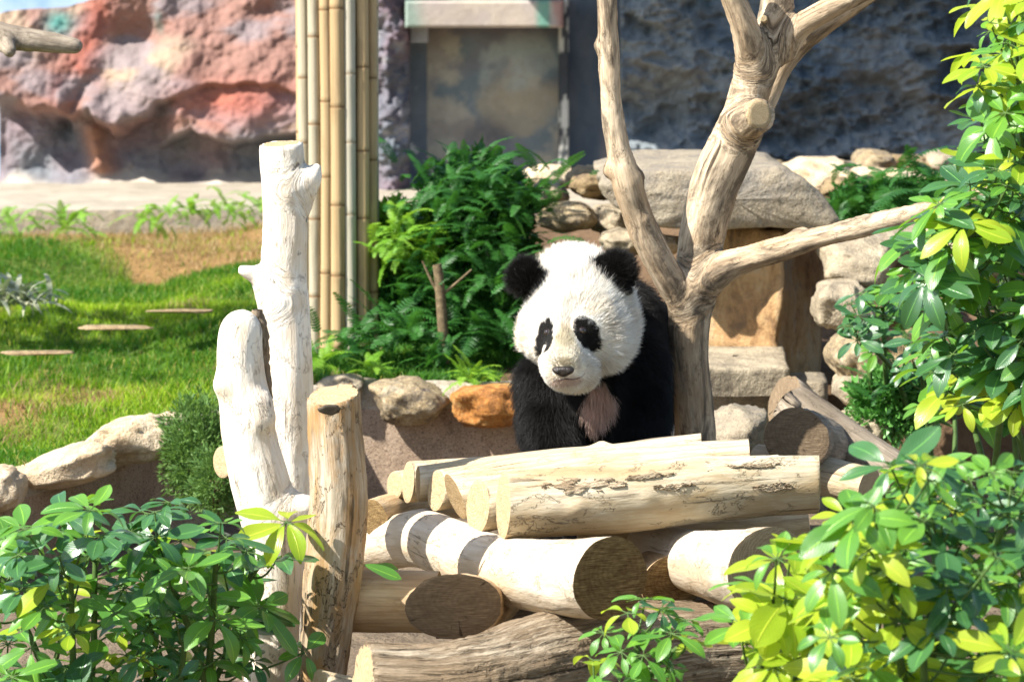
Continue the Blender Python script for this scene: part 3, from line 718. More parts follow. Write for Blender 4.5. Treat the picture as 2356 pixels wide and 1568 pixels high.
def rockEdge(U, V):
    p = .10 + .16 * np.exp(-((U - 905) / 40) ** 2) + .09 * fbm(U3(U, V, .015), 71, 5, .6) + .03 * np.abs(fbm(U3(U, V, .05), 72, 3))
    n = fbm(U3(U, V, .012), 73, 4) * .5 + .5
    c = lerpc(lerpc((.11, .13, .15), (.20, .12, .14), n), (.28, .27, .28), sstep(fbm(U3(U, V, .03), 74, 3), .3, .8))
    return p + .18, c
relief('painted_rock', 850, 945, -110, 440, 4, 4, rockEdge, MT['paint'], 'dark purple painted rock edge between bamboo column and door', 'rock wall', Y=19.05)
def darkwall(U, V):
    d = 1 - np.abs(fbm(np.stack([U * .011, V * .016, 0 * U], -1), 81, 6, .55))
    d2 = fbm(np.stack([U * .03, V * .05, 0 * U + 4], -1), 85, 4, .6)
    p = (.06 + .12 * sstep(fbm(np.stack([U * .004, V * .006, 0 * U], -1), 86, 3), -.5, .5)) * d + .14 * fbm(np.stack([U * .004, V * .007, 0 * U], -1), 87, 2) + .03 * d2 + .18 * (1 - sstep(V, -60, 330)) * .6 + .05 * sstep(V, 250, 360)
    n = fbm(U3(U, V, .006), 83, 5) * .5 + .5
    c = lerpc((.11, .15, .19), (.27, .30, .315), n); c = lerpc(c, (.26, .23, .18), sstep(fbm(U3(U, V, .012), 84, 3), .35, .9) * .25)
    c = lerpc(c, (.07, .16, .17), sstep(fbm(U3(U, V, .008), 88, 3), .4, .8) * sstep(-U, -1750, -1500) * .6)
    return p, c
MT['darkrock'] = paint_mat('dark_painted_rock', 9, .010, .35)
relief('dark_rock_wall', 1425, 3200, -130, 420, 4, 4, darkwall, MT['darkrock'], 'rough dark blue-grey artificial rock wall behind the tree', 'rock wall', Y=18.9)

def slabbox(parent, name, u0, v0, u1, v1, Yf, depth, mat, colf=None, du=6, bev=.008):
    a, b = P(u0, v0, Yf), P(u1, v1, Yf); nx_ = max(2, int((u1 - u0) / du)); nz_ = max(2, int((v1 - v0) / du))
    x = np.linspace(a[0], b[0], nx_); z = np.linspace(b[2], a[2], nz_); XX, ZZ = np.meshgrid(x, z, indexing='ij')
    V = np.stack([XX, np.full_like(XX, Yf), ZZ], -1); ids = np.arange(nx_ * nz_).reshape(nx_, nz_)
    F = [tuple(q) for q in np.stack([ids[:-1, :-1], ids[1:, :-1], ids[1:, 1:], ids[:-1, 1:]], -1).reshape(-1, 4).tolist()]
    ring = np.concatenate([ids[:, 0], ids[-1, 1:], ids[::-1, -1][1:], ids[0, ::-1][1:-1]]); V = V.reshape(-1, 3)
    cen = V.mean(0); r1 = V[ring].copy(); r1[:, 1] += bev; r1[:, 0] += np.sign(r1[:, 0] - cen[0]) * bev * (np.abs(r1[:, 0] - cen[0]) > (b[0] - a[0]) / 2 - 1e-6); r1[:, 2] += np.sign(r1[:, 2] - cen[2]) * bev * (np.abs(r1[:, 2] - cen[2]) > (a[2] - b[2]) / 2 - 1e-6)
    r2 = r1.copy(); r2[:, 1] = Yf + depth; k = len(ring); b1 = len(V); b2 = b1 + k
    V = np.vstack([V, r1, r2])
    F += [(b1 + i, b1 + (i + 1) % k, int(ring[(i + 1) % k]), int(ring[i])) for i in range(k)] + [(b2 + i, b2 + (i + 1) % k, b1 + (i + 1) % k, b1 + i) for i in range(k)]
    U, W = proj(V)
    attrs = {'col': rgba(colf(U, W))} if colf else None
    return part(name, V, F, mat, parent, attrs, smooth=False)
dr = empty('doorway', (P(1130, 400, 19)[0], 18.9, .53), 'grey mottled painted door under a pale concrete lintel', 'doorway')
def doorc(U, V):
    n = fbm(U3(U, V, .010), 91, 5, .6) * .5 + .5; n2 = fbm(U3(U, V, .02), 93, 4) * .5 + .5
    c = lerpc((.17, .21, .23), (.40, .37, .30), sstep(n, .3, .65)); c = lerpc(c, (.20, .16, .17), sstep(n2, .55, .8) * .35)
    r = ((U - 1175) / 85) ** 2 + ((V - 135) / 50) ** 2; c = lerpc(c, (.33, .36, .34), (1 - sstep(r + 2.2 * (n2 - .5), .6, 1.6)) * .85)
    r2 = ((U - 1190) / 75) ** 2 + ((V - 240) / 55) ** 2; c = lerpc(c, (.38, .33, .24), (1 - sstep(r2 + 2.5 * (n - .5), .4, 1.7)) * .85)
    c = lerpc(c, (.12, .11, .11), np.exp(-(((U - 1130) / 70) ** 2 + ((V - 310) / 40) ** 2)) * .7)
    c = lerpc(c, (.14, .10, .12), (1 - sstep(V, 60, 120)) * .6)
    return c
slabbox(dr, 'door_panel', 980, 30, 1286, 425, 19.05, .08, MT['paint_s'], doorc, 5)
def lintc(U, V):
    n = fbm(U3(U, V, .02), 95, 4) * .5 + .5
    c = lerpc((.48, .40, .32), (.36, .31, .29), n); c = lerpc(c, (.12, .28, .24), (1 - sstep(U + 30 * n, 950, 1010)) * .6)
    c = lerpc(c, (.05, .3, .22), sstep(U, 1225, 1245) * (1 - sstep(U, 1260, 1270)) * .7); return lerpc(c, (.36, .12, .09), sstep(U - V * .5 + 20 * n, 1266, 1282) * .5)
slabbox(dr, 'lintel', 938, 8, 1290, 58, 18.55, .7, MT['paint_s'], lintc, 6, .014)
slabbox(dr, 'bracket', 946, 64, 981, 95, 18.75, .5, MT['paint_s'], lambda U, V: lerpc((.30, .30, .32), (.36, .36, .38), 0 * U), 8)
def jamb(U, V):
    n = fbm(U3(U, V, .015), 97, 4) * .5 + .5
    c = lerpc((.09, .12, .15), (.17, .19, .21), n); return lerpc(c, (.55, .55, .52), sstep(fbm(U3(U, V, .05), 98, 3) - np.abs(U - 940) / 25, .0, .2) * (V > 200))
slabbox(dr, 'left_jamb', 925, 60, 979, 425, 19.0, .4, MT['paint_s'], jamb, 6)
def railc(U, V):
    n = fbm(np.stack([U * .1, V * .02, 0 * U], -1), 99, 4) * .5 + .5; return lerpc((.05, .055, .06), (.50, .49, .44), sstep(n, .45, .62))
slabbox(dr, 'door_rail', 1289, 0, 1305, 425, 18.85, .12, MT['paint_s'], railc, 4)
def sidec(U, V):
    n = fbm(np.stack([U * .02, V * .008, 0 * U], -1), 101, 4) * .5 + .5
    c = lerpc((.05, .075, .11), (.13, .145, .165), n); return lerpc(c, (.20, .17, .16), sstep(U, 1370, 1400) * sstep(V, 180, 380) * .8)
slabbox(dr, 'side_wall', 1306, -110, 1432, 425, 19.0, .3, MT['paint_s'], sidec, 6)
slabbox(dr, 'upper_wall', 925, -110, 1305, 5, 19.02, .3, MT['paint_s'], lambda U, V: lerpc((.08, .10, .16), (.06, .20, .20), fbm(U3(U, V, .02), 3, 3) * .5 + .5), 8)
V = np.array([(x, y, z) for z in (2.75, 2.87) for (x, y) in ((-.95, 17.75), (7.5, 17.75), (7.5, 19.9), (-.95, 19.9))], float)
solo('added_shade_slab', V, [(0, 3, 2, 1), (4, 5, 6, 7), (0, 1, 5, 4), (1, 2, 6, 5), (2, 3, 7, 6), (3, 0, 4, 7)], MT['ledge'], 'added unseen concrete slab shading the dark rock wall, outside the picture', 'added shade slab', smooth=False)  # unseen overhang added to throw shade on the dark rock wall
# painted sky hoarding behind the rock (its blue shows at the top left corner)
s = NT('painted_sky'); g = s.n('TexCoord').outputs['Object']; n1 = s.noise(g, 1.6, 5, .6)
MT['skyp'] = s.surf(s.ramp(n1, [(.4, (.30, .44, .68)), (.6, (.55, .66, .80))]), .8, s.bump(n1, .005), .1)
V = np.array([(x, y, z) for y in (21.2, 21.35) for (x, z) in ((-8, .2), (8, .2), (8, 4.2), (-8, 4.2))], float)
solo('mural_wall', V, [(3, 2, 1, 0), (4, 5, 6, 7), (0, 1, 5, 4), (1, 2, 6, 5), (2, 3, 7, 6), (3, 0, 4, 7)], MT['skyp'], 'pale blue painted sky mural wall behind the pink rock', 'wall', smooth=False)
# trim the rock's top at the left: handled by real shape below
#@@BAMBOO
# ------------------------------------------------------------------ bamboo column
def bamboo_mat(name, a, b, nodecol):
    s = NT(name); gv = s.attr('gc').outputs['Vector']; sx = s.n('SeparateXYZ', Vector=gv)
    st = s.noise(s.mapv(gv, (160, 160, 2.0)), 1, 4, .6, .2); bl = s.noise(s.mapv(gv, (20, 20, 4)), 1, 4, .6)
    col = s.mix(s.ramp(st, [(.3, 0), (.7, 1)]), a, b)
    col = s.mix(s.ramp(bl, [(.52, 0), (.72, .6)]), col, tuple(x * .55 for x in a))
    vo = s.n('TexVoronoi', Vector=s.mapv(gv, (25, 25, 8)), Scale=1.0)
    hole = s.math('MULTIPLY', s.ramp(vo.outputs['Distance'], [(.07, 1), (.10, 0)]), s.ramp(vo.outputs['Color'], [(.78, 0), (.8, 1)]))
    col = s.mix(hole, col, (.05, .035, .02))
    col = s.mix(s.attr('nd').outputs['Fac'], col, nodecol)
    return s.surf(col, .65, s.bump(st, .0015), .2)
bmats = [bamboo_mat('pale_bamboo', (.36, .31, .215), (.46, .40, .29), (.20, .13, .07)), bamboo_mat('grey_bamboo', (.40, .36, .27), (.50, .46, .36), (.28, .22, .15)), bamboo_mat('tan_bamboo', (.38, .26, .13), (.50, .36, .20), (.18, .11, .05))]
bc = P(779, 790, 12.2); Rb = M(88, 12.2)
bamb = empty('bamboo_column', (bc[0], 12.2, gz(np.array(bc[0]), np.array(12.2))), 'tall column clad in upright bamboo canes behind the white posts', 'column')
canes = [(701, 13.5, 0), (726, 14, 0), (751, 14, 2), (779, 17, 2), (809, 14.5, 1), (836, 15, 2), (858, 12.5, 2)]
def cane(x, y, r, mi, seed):
    rg = np.random.default_rng(seed); z0, z1 = -.02, 2.35; zs = [z0]; nd = [0.0]; z = z0 + rg.uniform(.02, .3)
    prof = [(z0, r, 0)]
    while z < z1 - .02:
        prof += [(z - .012, r, 0), (z - .004, r * 1.05, .2), (z, r * 1.0, 1), (z + .003, r * .97, 1), (z + .009, r * 1.04, .3), (z + .02, r * .99, 0)]; 
        z += rg.uniform(.22, .36)
    prof.append((z1, r * .97, 0)); prof = np.array(prof); th = np.linspace(0, 2 * np.pi, 20, endpoint=False)
    bx = rg.normal(0, .004); V = np.stack([x + prof[:, 1, None] * np.cos(th) + bx * np.sin(prof[:, 0, None] * 2), y + prof[:, 1, None] * np.sin(th), np.repeat(prof[:, 0, None], 20, 1)], -1)
    V[..., 2] += bamb.location.z
    gc = np.stack([np.broadcast_to(np.cos(th) * r, V.shape[:2]) + seed, np.broadcast_to(np.sin(th) * r, V.shape[:2]), V[..., 2]], -1)
    nda = np.broadcast_to(prof[:, 2, None], V.shape[:2]).reshape(-1); n_ = len(prof); ids = np.arange(n_ * 20).reshape(n_, 20); nx2 = np.roll(ids, -1, 1)
    F = np.stack([ids[:-1], nx2[:-1], nx2[1:], ids[1:]], -1).reshape(-1, 4)
    part('cane', V.reshape(-1, 3), F, bmats[mi], bamb, {'gc': gc.reshape(-1, 3), 'nd': np.repeat(nda[:, None], 4, 1)})
for k, (u, rp, mi) in enumerate(canes):
    x = P(u, 400, 12.2)[0]; dx = x - bc[0]; yy = 12.2 - math.sqrt(max(Rb ** 2 - dx ** 2, 0)) * .9; cane(x, yy, M(rp, 12.2), mi, 100 + k)
for k in range(9):
    a = R(10 + k * 20); cane(bc[0] + Rb * .95 * math.cos(a), 12.2 + Rb * .9 * math.sin(a), .021, k % 3, 200 + k)
# inner post filling the column
th = np.linspace(0, 2 * np.pi, 24, endpoint=False); V = np.array([(bc[0] + Rb * .72 * math.cos(t), 12.2 + Rb * .72 * math.sin(t), z) for z in (0, 3.0) for t in th])
part('post', V, [(i, (i + 1) % 24, 24 + (i + 1) % 24, 24 + i) for i in range(24)] , plain('post_concrete', (.12, .10, .08)), bamb)
#@@WOOD
# ------------------------------------------------------------------ bare tree
tp = []
def kn(u, v, Y, r): return cap(P(u, v, Y), P(u, v, Y) + np.array([0, -.004, 0]), M(r, Y), M(r * .8, Y))
trunk = uvpath([(1606, 1900, 9.0, 62), (1602, 1500, 9.0, 58), (1600, 1050, 9.0, 50), (1597, 950, 9.0, 48), (1588, 850, 9.0, 45), (1584, 760, 9.0, 48), (1592, 690, 9.0, 52), (1604, 640, 9.0, 50), (1612, 560, 9.0, 51), (1638, 450, 8.98, 54), (1668, 370, 8.97, 57), (1702, 300, 8.96, 54), (1722, 220, 8.96, 47), (1748, 140, 8.97, 50), (1782, 60, 8.98, 43), (1790, -40, 8.98, 38), (1800, -160, 8.98, 34)])
tp += chain(trunk)
tp += chain(uvpath([(1575, 690, 8.98, 40), (1530, 625, 8.95, 34), (1492, 555, 8.93, 36), (1466, 490, 8.92, 34), (1442, 420, 8.9, 35), (1424, 350, 8.9, 28), (1413, 290, 8.9, 27), (1404, 210, 8.9, 24), (1401, 130, 8.9, 25), (1399, 60, 8.9, 23), (1396, -40, 8.9, 24), (1390, -160, 8.9, 22)]))
tp += chain(uvpath([(1610, 655, 8.98, 44), (1660, 618, 8.95, 37), (1720, 595, 8.92, 31), (1800, 572, 8.85, 30), (1880, 548, 8.8, 26), (1960, 527, 8.75, 24), (2060, 502, 8.7, 22), (2190, 468, 8.65, 20), (2300, 440, 8.6, 18)]))
tp += chain(uvpath([(1735, 150, 8.95, 42), (1712, 60, 8.9, 31), (1685, -10, 8.88, 28), (1650, -120, 8.85, 26)]))
tp += chain(uvpath([(1800, 110, 8.98, 38), (1840, 62, 8.95, 28), (1890, 30, 8.92, 26), (1960, -5, 8.9, 24), (2060, -60, 8.9, 22)]))
tp += chain(uvpath([(1725, 290, 9.08, 36), (1770, 215, 9.1, 26), (1800, 150, 9.1, 25), (1850, 90, 9.1, 25), (1930, 35, 9.08, 23), (2010, -20, 9.05, 20)]))
tp += [('k', cap(P(1690, 300, 9.0), P(1768, 252, 8.74), M(46, 8.9), M(36, 8.8)), P(1750, 264, 8.80), nrm(np.array([.45, -.88, .1])))]
tp += [kn(1381, 105, 8.9, 13), kn(1680, 268, 8.905, 10), kn(1760, 43, 8.93, 8), kn(1405, 392, 8.9, 17), kn(1462, 408, 8.9, 17), kn(1850, 538, 8.85, 17), kn(1835, 546, 8.85, 17), kn(1483, 505, 8.9, 10)]
ctr = P(1757, 258, 8.83); nn = nrm(np.array([.62, -.74, -.25]))
wood_thing('bare_tree', 'bare weathered tree with forked limbs and a sawn stub behind the panda', 'tree', tp, .022, .0105, MT['tree'], cuts=(), cutmat=None, amp=.0045, seed=3, hi_amp=.002)
# sawn stub of the tree: a part, butted onto the trunk
bt = [o for o in scn.objects if o.name.startswith('bare_tree')][0]
def disc(parent, c, n, r, mat, name='cut_face', thick=.012, seg=40, wob=.05, seed=1, ry=1.0):
    n = nrm(n); e1 = nrm(np.cross(n, [0, .2, 1])); e2 = np.cross(n, e1); th = np.linspace(0, 2 * np.pi, seg, endpoint=False)
    rr = r * (1 + wob * fbm(np.stack([np.cos(th) * 1.5, np.sin(th) * 1.5, 0 * th + seed], -1), seed, 3)); K = 6; V = [c]; G = [(0, 0, 0)]
    for k in range(1, K + 1):
        q = c + (e1 * (np.cos(th) * rr)[:, None] + e2 * (np.sin(th) * rr * ry)[:, None]) * (k / K) - (n * .003 if k == K else 0); V += list(q); G += list(np.stack([np.cos(th) * k / K, np.sin(th) * k / K, 0 * th], -1))
    V += list(c + (e1 * (np.cos(th) * rr)[:, None] + e2 * (np.sin(th) * rr * ry)[:, None]) * 1.03 - n * thick); G += list(np.stack([np.cos(th), np.sin(th), 0 * th], -1))
    F = []
    for j in range(seg):
        j2 = (j + 1) % seg; F.append((0, 1 + j, 1 + j2))
        for k in range(K): F.append((1 + k * seg + j, 1 + (k + 1) * seg + j, 1 + (k + 1) * seg + j2, 1 + k * seg + j2))
    return part(name, np.array(V), F, mat, parent, {'gc': np.array(G)})
disc(bt, P(1749, 264, 8.795), (.45, -.88, .10), M(33, 8.8), MT['cut_light'], thick=.02, seed=4)
disc(bt, P(1758, 43, 8.845), (-.1, -1, .1), M(8, 8.8), MT['cut_light'], thick=.03, seed=5)

# ------------------------------------------------------------------ white posts
pp = chain(uvpath([(675, 1700, 7.75, 60), (672, 1300, 7.75, 44), (676, 1100, 7.75, 36), (670, 1000, 7.75, 46), (668, 900, 7.75, 54), (663, 800, 7.75, 55), (657, 700, 7.75, 55), (653, 620, 7.75, 52), (656, 500, 7.75, 51), (652, 400, 7.75, 51), (645, 300, 7.75, 50)]))
pp += chain(uvpath([(640, 690, 7.74, 44), (598, 640, 7.73, 22), (560, 622, 7.72, 13)])) + chain(uvpath([(672, 430, 7.75, 42), (712, 415, 7.74, 20), (730, 385, 7.74, 9)])) + chain(uvpath([(700, 470, 7.75, 16), (718, 410, 7.73, 13)]))
wp = wood_thing('white_post', 'tall bleached white tree-trunk post with a stub on its left side', 'post', pp, .03, .0085, MT['bleached'], cuts=[(P(648, 330, 7.75), nrm(np.array([-.08, -.1, 1.0])))], cutmat=MT['cut_light'], amp=.0035, seed=11)
pq = chain(uvpath([(625, 1720, 7.55, 70), (625, 1568, 7.55, 66), (628, 1450, 7.55, 60), (632, 1330, 7.55, 60), (624, 1220, 7.55, 64), (598, 1110, 7.55, 68), (572, 1000, 7.55, 62), (558, 900, 7.55, 58), (551, 830, 7.55, 54), (553, 772, 7.55, 51), (556, 757, 7.55, 46)]))
pq += chain(uvpath([(640, 1190, 7.55, 55), (690, 1172, 7.54, 36), (704, 1166, 7.54, 28)])) + chain(uvpath([(600, 930, 7.52, 24), (604, 960, 7.52, 26)])) + [kn(512, 885, 7.52, 15)]
wq = wood_thing('white_post', 'shorter smooth white trunk post with a rounded top in front of the tall one', 'post', pq, .035, .0085, MT['bleached'], amp=.003, seed=12)
# strip of grey bark between the two posts, growing on the shorter one
log_pts = [(592, 712, 7.56, 14), (600, 780, 7.57, 20), (604, 850, 7.58, 20), (612, 940, 7.59, 16), (622, 1000, 7.6, 6)]
a = np.array([(*P(*q[:3]), M(q[3], q[2])) for q in log_pts]); C = crom(a, 50); th = np.linspace(0, 2 * np.pi, 20, endpoint=False)
V = np.stack([C[:, None, 0] + C[:, None, 3] * np.cos(th), C[:, None, 1] + C[:, None, 3] * np.sin(th), np.repeat(C[:, 2, None], 20, 1)], -1); V += .004 * np.stack([fbm(V * 70, 1, 3), fbm(V * 70, 2, 3), 0 * V[..., 0]], -1)
ids = np.arange(1000).reshape(50, 20); nx2 = np.roll(ids, -1, 1)
part('bark_strip', V.reshape(-1, 3), np.stack([ids[:-1], nx2[:-1], nx2[1:], ids[1:]], -1).reshape(-1, 4), MT['bark'], wq, {'gc': V.reshape(-1, 3) * np.array([1, 1, .6])})
disc(wq, P(632, 1247, 7.445), (.1, -1, .25), M(17, 7.45), plain('knot_hole_dark', (.16, .08, .04)), 'knot', .012, seed=6, wob=.1)
# flaking bark at the tall post's head
def flake_on(parent, fdir, centre, ru, rv, Y, seed, mat):
    n_ = 34; us = np.linspace(-1, 1, n_); U, W = np.meshgrid(us, us, indexing='ij')
    e = U * U + W * W + .7 * fbm(np.stack([U * 2, W * 2, 0 * U + seed], -1), seed, 4)
    V = np.array([[P(centre[0] + ru * a_, centre[1] + rv * b_, Y) for b_ in us] for a_ in us])
    return V, e
grp = 'weathered stumps and posts'
gs = chain(uvpath([(728, 1750, 7.35, 52), (738, 1568, 7.35, 55), (752, 1450, 7.35, 60), (768, 1300, 7.35, 68), (777, 1180, 7.35, 69), (777, 1080, 7.35, 66), (770, 980, 7.35, 62), (767, 860, 7.35, 60)]))
gstump = wood_thing('barked_stump', 'brown upright stump with rough bark and a flat sawn top beside the white posts', 'stump', gs, .01, .008, MT['stump'], cuts=[(P(768, 906, 7.35), nrm(np.array([-.13, -.28, 1.0])))], cutmat=MT['cut_light'], amp=.004, seed=14, hi_amp=.003)
disc(gstump, P(757, 945, 7.268), (0, -1, -.3), M(26, 7.3), plain('rot_hollow', (.06, .045, .03)), 'hollow', .004, seed=8, wob=.25, ry=.5)
log('small log end poking out left of the white posts', [(512, 1062, 7.9, 36), (640, 1075, 8.15, 36)], (-.8, -.6, 0), None, 'bark', 'cut_light', seed=5, group='logs around the platform')

# ------------------------------------------------------------------ log platform
G = 'logs laid side by side as the platform'
log('thick nearest log of the platform with flaking bark', [(1158, 1162, 7.5, 79), (1400, 1147, 7.55, 80), (1650, 1124, 7.62, 76), (1884, 1112, 7.68, 66)], (-.975, -.21, .06), (1, -.06, 0), 'log', 'cut_light', seed=21, amp=.035, group=G,
    patches=[(.62, .25, .26, .17, 3), (.85, .76, .13, .10, 5), (.35, .50, .12, .07, 7), (.1, .82, .16, .09, 9), (.72, .42, .10, .10, 13)], knots=[(.12, .42, .014, .006), (-.05, .2, .016, .008), (.3, .52, .01, .007)])
log('second log of the platform with an oval cut end', [(1099, 1165, 7.63, 61), (1400, 1120, 7.66, 54), (1790, 1092, 7.72, 46)], (-.9, -.42, .08), (1, 0, 0), 'log_pale', 'cut_light', seed=22, group=G)
log('third log of the platform with a splintered dark-edged end', [(1048, 1144, 7.735, 55), (1380, 1098, 7.74, 54), (1722, 1062, 7.78, 46)], (-.93, -.33, -.32), (1, 0, 0), 'log_pale', 'cut_tan', seed=23, group=G, amp=.06)
log('fourth log of the platform, cut end partly hidden by the splintered one', [(1004, 1128, 7.835, 47), (1300, 1086, 7.84, 52), (1722, 1048, 7.85, 40)], (-.92, -.4, .1), (1, -.1, 0), 'log_pale', 'cut_light', seed=24, group=G)
log('fifth log of the platform with a very narrow end face', [(962, 1112, 7.93, 42), (1320, 1078, 7.93, 50), (1650, 1048, 7.94, 34)], (-.985, -.14, .02), (1, -.1, 0), 'log_pale', 'cut_tan', seed=25, group=G, knots=[(1.6, .62, .02, .012)])
log('sixth log of the platform with a flared pale end', [(939, 1108, 8.02, 47), (1250, 1082, 8.02, 40), (1612, 1045, 8.03, 30)], (-.95, -.3, .08), (1, 0, 0), 'log_pale', 'cut_light', seed=26, group=G)
log('thin farthest log of the platform showing a round end at the left', [(908, 1116, 8.10, 33), (1250, 1072, 8.10, 32), (1612, 1022, 8.10, 26)], (-.85, -.5, .05), (1, 0, 0), 'log_pale', 'cut_light', seed=27, group=G)
log('greyish loose log lying at the panda\'s feet behind the platform', [(1400, 1048, 8.2, 22), (1500, 1030, 8.2, 22), (1612, 1012, 8.2, 15)], None, (1, 0, .2), 'greywood', 'cut_grey', seed=28, group=G)
# ------------------------------------------------------------------ supporting logs
G2 = 'logs supporting the platform'
log('big white log with a dark brown sawn end pointing at the viewer', [(838, 1268, 8.15, 52), (960, 1238, 7.9, 66), (1050, 1268, 7.72, 72), (1160, 1312, 7.5, 78), (1300, 1328, 7.2, 90), (1402, 1330, 6.98, 98)], None, (.47, -.87, -.15), 'white_log', 'cut_dark', seed=31, amp=.03, group=G2, knots=[(2.2, .22, .03, .012), (2.9, .2, .03, .01)])
log('ringed log end on the right half covered by yellow leaves', [(1440, 1235, 8.1, 52), (1560, 1280, 7.7, 66), (1680, 1306, 7.3, 88), (1768, 1312, 7.0, 104)], None, (.45, -.88, -.14), 'white_log', 'cut_ring', seed=32, amp=.03, group=G2)
log('tan horizontal log under the white log at left', [(700, 1382, 7.42, 74), (850, 1382, 7.42, 74), (1010, 1386, 7.42, 72)], None, (1, -.1, 0), 'log_tan', 'cut_dark', seed=33, group=G2)
log('squat log with a dark grey ringed face below the white log', [(1110, 1385, 7.75, 74), (1075, 1388, 7.45, 84), (1045, 1393, 7.22, 92)], None, (.38, -.9, -.2), 'log_tan', 'cut_grey', seed=34, group=G2, amp=.05, oval=1.2)
log('brown shaded log end behind the big white log', [(1500, 1300, 7.95, 66), (1545, 1345, 7.55, 72)], None, (.45, -.88, -.15), 'log_tan', 'cut_dark', seed=35, group=G2)
log('grey log lying low between the two white supporting logs', [(1000, 1410, 7.85, 58), (1400, 1385, 7.85, 58), (1760, 1350, 7.85, 58)], None, None, 'greywood', 'cut_grey', seed=36, group=G2)
log('short brown log end left of the platform behind the stump', [(858, 1190, 7.98, 44), (920, 1172, 8.15, 42), (1060, 1150, 8.45, 40)], (-.75, -.65, -.1), None, 'log_tan', 'cut_dark', seed=37, group=G2)
log('dark log at the bottom of the gap beside the stump', [(820, 1232, 8.2, 22), (1000, 1222, 8.2, 24)], None, None, 'log_tan', 'cut_dark', seed=38, group=G2)
log('crossing log under the right end of the platform', [(1330, 1232, 7.95, 44), (1500, 1236, 7.95, 46), (1700, 1230, 7.95, 50), (1860, 1215, 7.95, 44)], None, None, 'log_tan', 'cut_light', seed=39, group=G2)
fr = chain(uvpath([(842, 1580, 6.95, 104), (960, 1588, 6.96, 106), (1100, 1578, 7.0, 118), (1250, 1552, 7.12, 138), (1400, 1535, 7.3, 145), (1600, 1512, 7.4, 130), (1800, 1500, 7.45, 120), (2000, 1490, 7.5, 110)])) + chain(uvpath([(1220, 1535, 7.12, 100), (1330, 1500, 7.3, 96), (1500, 1465, 7.45, 84), (1700, 1455, 7.55, 74)]))
wood_thing('forked_log', 'thick fibrous forked log lying along the bottom edge', 'log', fr, .03, .009, MT['fibre'], cuts=[(P(838, 1540, 6.95), nrm(np.array([-.94, -.28, .12])))], cutmat=MT['cut_light'], amp=.004, seed=41, hi_amp=.004)
log('pale log tip at the bottom edge next to the stump', [(735, 1572, 7.1, 34), (830, 1600, 7.1, 40)], (-.8, -.5, .2), None, 'log_pale', 'cut_light', seed=42, group=G2)
log('end-on grey log with a cracked weathered face at the right', [(1900, 1030, 9.6, 66), (1860, 1015, 9.3, 70), (1832, 1010, 9.1, 74)], None, (-.05, -.98, .05), 'greywood', 'cut_grey', seed=43, group='logs on the ground at right', amp=.06)
log('pale thick log leaning behind the cracked grey log end', [(1805, 925, 9.75, 62), (1900, 1000, 9.6, 66), (2080, 1120, 9.4, 60)], (-.7, -.7, .3), None, 'greywood', 'cut_grey', seed=44, group='logs on the ground at right', amp=.06)
log('pale log foot under the cracked grey log end', [(1740, 1060, 9.3, 40), (1880, 1090, 9.2, 46), (2000, 1120, 9.1, 46)], None, None, 'log_pale', 'cut_light', seed=45, group='logs on the ground at right')
wood_thing('hanging_branch', 'grey sawn branch reaching in from the upper left corner', 'branch', chain(uvpath([(-260, 60, 10.8, 46), (-80, 72, 10.8, 40), (20, 86, 10.8, 32), (100, 95, 10.8, 25), (172, 106, 10.8, 18)])) + chain(uvpath([(10, 95, 10.78, 24), (22, 118, 10.7, 16)])), .02, .009, MT['greywood'], amp=.004, seed=51)
#@@PANDA
# ------------------------------------------------------------------ panda
def rotm(ax, deg): return np.array(Matrix.Rotation(R(deg), 3, ax))
pr = []
HY = 8.45
pr += [ell(P(1326, 744, HY), (.116, .135, .104)), ell(P(1324, 678, HY + .05), (.084, .11, .085)), ell(P(1322, 642, HY + .18), (.086, .13, .077))]
pr += [ell(P(1254, 782, HY - .01), (.046, .08, .048)), ell(P(1394, 782, HY + .0), (.056, .085, .056)), ell(P(1424, 726, HY + .08), (.032, .08, .075))]
pr += [ell(P(1293, 832, 8.29), (.044, .07, .040)), cap(P(1302, 778, 8.345), P(1293, 836, 8.25), .036, .034), ell(P(1298, 868, 8.285), (.030, .045, .018)), ell(P(1334, 856, 8.32), (.034, .05, .032))]
earL = ell(P(1206, 636, 8.44), (.037, .022, .043), rotm('Y', 25)); earR = ell(P(1417, 624, 8.45), (.047, .024, .045), rotm('Y', -20))
pr += [earL, earR]
pr += [ell(P(1356, 885, 8.78), (.150, .20, .19)), ell(P(1420, 795, 8.95), (.115, .26, .165)), ell(P(1420, 850, 9.25), (.165, .30, .24)), ell(P(1410, 870, 9.7), (.18, .26, .26))]
pr += [ell(P(1372, 905, 8.60), (.075, .09, .11))]
pr += chain([(*P(1268, 890, 8.66), .085), (*P(1270, 990, 8.58), .068), (*P(1286, 1075, 8.52), .058), (*P(1290, 1230, 8.5), .055), (P(1290, 1230, 8.5)[0], 8.5, .06, .055), (P(1284, 1230, 8.5)[0], 8.42, .045, .05)])
pr += chain([(*P(1446, 850, 8.72), .098), (*P(1454, 960, 8.62), .082), (*P(1452, 1075, 8.56), .072), (*P(1462, 1230, 8.53), .06), (P(1462, 1230, 8.53)[0], 8.53, .06, .058), (P(1458, 1230, 8.5)[0], 8.44, .045, .052)])
for sx in (-1, 1): pr += chain([(P(1430, 870, 9.7)[0] + sx * .11, 9.75, .42, .11), (P(1430, 870, 9.7)[0] + sx * .12, 9.68, .24, .08), (P(1430, 870, 9.7)[0] + sx * .12, 9.78, .06, .06), (P(1430, 870, 9.7)[0] + sx * .12, 9.66, .045, .05)])
pf = smin_sdf(pr, .045)
V, F = nets(pf, (-.15, 8.05, -.03), (.75, 10.1, 1.15), .0125)
